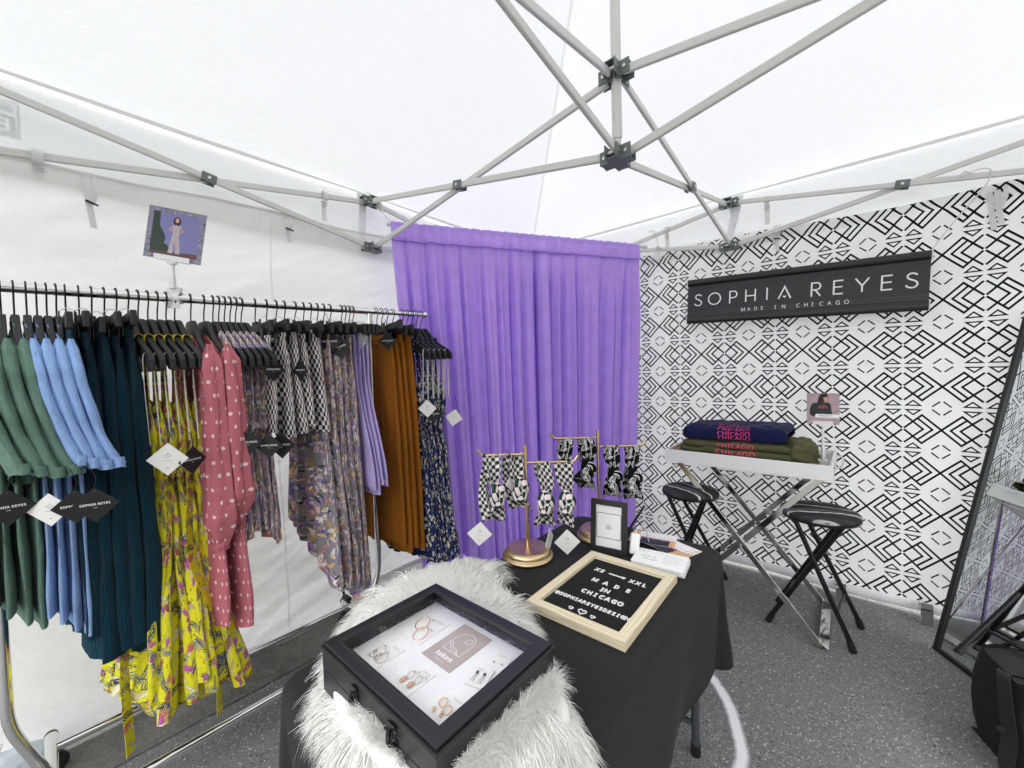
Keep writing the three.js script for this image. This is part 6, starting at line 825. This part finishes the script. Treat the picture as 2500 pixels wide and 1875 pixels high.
// ---------- leaning mirror ----------
{
  const m = thing('leaning_mirror', 'tall black-framed mirror leaning against the patterned drape', 'mirror', null, [2.306, 0.002, 0.218]);
  const u = V(0.545, 0, 0.838), n = V(-0.838, 0, 0.545), tilt = Math.atan2(0.318, 1.393); const up = V(0, Math.cos(tilt), 0).addScaledVector(n, -Math.sin(tilt)), fr = new THREE.Vector3().crossVectors(u, up).normalize();
  m.quaternion.setFromRotationMatrix(new THREE.Matrix4().makeBasis(u, up, fr));
  const W = 0.56, H = 1.50, r = 0.06, rr = (o, rad) => { const s = new THREE.Shape(); const a = o, b = W - o, c = o, d = H - o; s.moveTo(a, c); s.lineTo(b, c); s.lineTo(b, d - rad); s.quadraticCurveTo(b, d, b - rad, d); s.lineTo(a + rad, d); s.quadraticCurveTo(a, d, a, d - rad); s.closePath(); return s; };
  const fsh = rr(0, r); fsh.holes.push(new THREE.Path(rr(0.013, r - 0.012).getPoints(12)));
  part('mirror_frame', extrude(fsh, 0.022, 0.002).translate(0, 0, -0.014), std({ color: lin(0.010), roughness: 0.35 }), m);
  part('mirror_glass', new THREE.ShapeGeometry(rr(0.010, r - 0.01), 12), std({ color: lin(0.80, 0.84, 0.85), metalness: 1, roughness: 0.015 }), m);
  part('backing', extrude(rr(0.006, r - 0.005), 0.006, 0).translate(0, 0, -0.012), mBlackPlastic, m);
}
// ---------- black tote bag ----------
{
  const b = thing('tote_bag', 'slouching black canvas tote bag with straps in front of the mirror', 'bag', null, [2.520, 0, 0.74]); b.rotation.y = 0.35;
  const tx = dataTex(256, 256, (u, v) => { const n = 0.075 + 0.01 * tnoise(u, v, 60, 2) + 0.012 * tnoise(u, v, 6, 4); return [n, n, n * 1.05]; }, true);
  const mC = std({ map: scaled(tx, 0.2), roughness: 0.95, bumpMap: scaled(weaveBump, 0.05), bumpScale: 0.0008 }), mS = std({ color: lin(0.006), roughness: 0.8, bumpMap: scaled(weaveBump, 0.03), bumpScale: 0.0008 });
  part('bag_body', sheet(120, 40, (u, v) => { const a = u * Math.PI * 2, c = Math.cos(a), s = Math.sin(a), k = 0.35; const y = 0.30 * v, w = 0.145 + 0.018 * Math.sin(v * 3) + 0.006 * noise.noise(c * 3, v * 3, 2), d = 0.125 + 0.010 * Math.sin(v * 3.1) - 0.02 * v + 0.01 * noise.noise(s * 3, v * 4, 5); return V(w * Math.sign(c) * Math.abs(c) ** k, y + 0.002 + 0.02 * v * noise.noise(c * 2, s * 2, 8), d * Math.sign(s) * Math.abs(s) ** k); }, (u, v) => [u * 1.1, v * 0.3], true), mC, b);
  part('bag_bottom', box(0.29, 0.004, 0.23, 0, 0.004, 0), mC, b);
  part('zip_panel', sheet(30, 14, (u, v) => V(lerp(-0.15, 0.15, u), 0.300 - 0.028 * Math.sin(v * Math.PI) + 0.010 * noise.noise(u * 5, v * 3, 4), lerp(-0.10, 0.10, v)), (u, v) => [u * 0.3, v * 0.2]), mS, b);
  part('zip', ribbon([V(-0.15, 0.284, 0), V(0, 0.278, 0.004), V(0.15, 0.285, 0)], 0.022, V(0, 0, 1), 0.002, 20), mBlackPlastic, b);
  for (const s of [-1, 1]) part('handle', ribbon([V(-0.08, 0.15, s * 0.127), V(-0.075, 0.30, s * 0.112), V(-0.05, 0.335, s * 0.09), V(0.0, 0.318, s * 0.06), V(0.05, 0.335, s * 0.09), V(0.075, 0.30, s * 0.112), V(0.08, 0.15, s * 0.127)], 0.028, (t) => V(1, 0.6 * Math.sin(t * 6.28), 0), 0.003, 50), mS, b);
  part('shoulder_strap', G([ribbon([V(-0.14, 0.29, 0.02), V(-0.17, 0.31, 0.06), V(-0.185, 0.26, 0.09), V(-0.180, 0.15, 0.10), V(-0.185, 0.05, 0.105), V(-0.165, 0.012, 0.12), V(-0.12, 0.010, 0.16), V(-0.06, 0.010, 0.19), V(0.0, 0.10, 0.15), V(0.04, 0.18, 0.135)], 0.034, (t) => V(0.25 + t, 0.05, 1 - 0.7 * t), 0.003, 80), rbox(0.022, 0.014, 0.010, 0.003, -0.195, 0.165, 0.095)]), mS, b);
}
// ---------- sandbag weight by the rack ----------
{
  const s = thing('weight_bag', 'pale grey sandbag weight on the kerb beneath the left wall', 'weight bag', null, [0.03, 0.004, 2.835]); s.scale.setScalar(0.78);
  const g = new THREE.SphereGeometry(1, 50, 34), p = g.attributes.position; for (let i = 0; i < p.count; i++) { const v = V(p.getX(i), p.getY(i), p.getZ(i)), n = 1 + 0.10 * noise.noise(v.x * 2, v.y * 2, v.z * 2) + 0.04 * noise.noise(v.x * 7, v.y * 6, v.z * 7); p.setXYZ(i, v.x * 0.11 * n, 0.062 + Math.sign(v.y) * Math.abs(v.y) ** 0.75 * 0.06 * n, v.z * 0.14 * n); } g.computeVertexNormals();
  part('bag', g, std({ color: lin(0.50, 0.55, 0.58), roughness: 0.85, bumpMap: scaled(clothWrk, 0.3), bumpScale: 0.004 }), s);
  part('tie_cord', wire([V(0.06, 0.10, 0.02), V(0.08, 0.14, 0.0), V(0.06, 0.20, -0.02)], 0.004, 14, 7), mRope, s);
}
renderer.render(scene, camera);
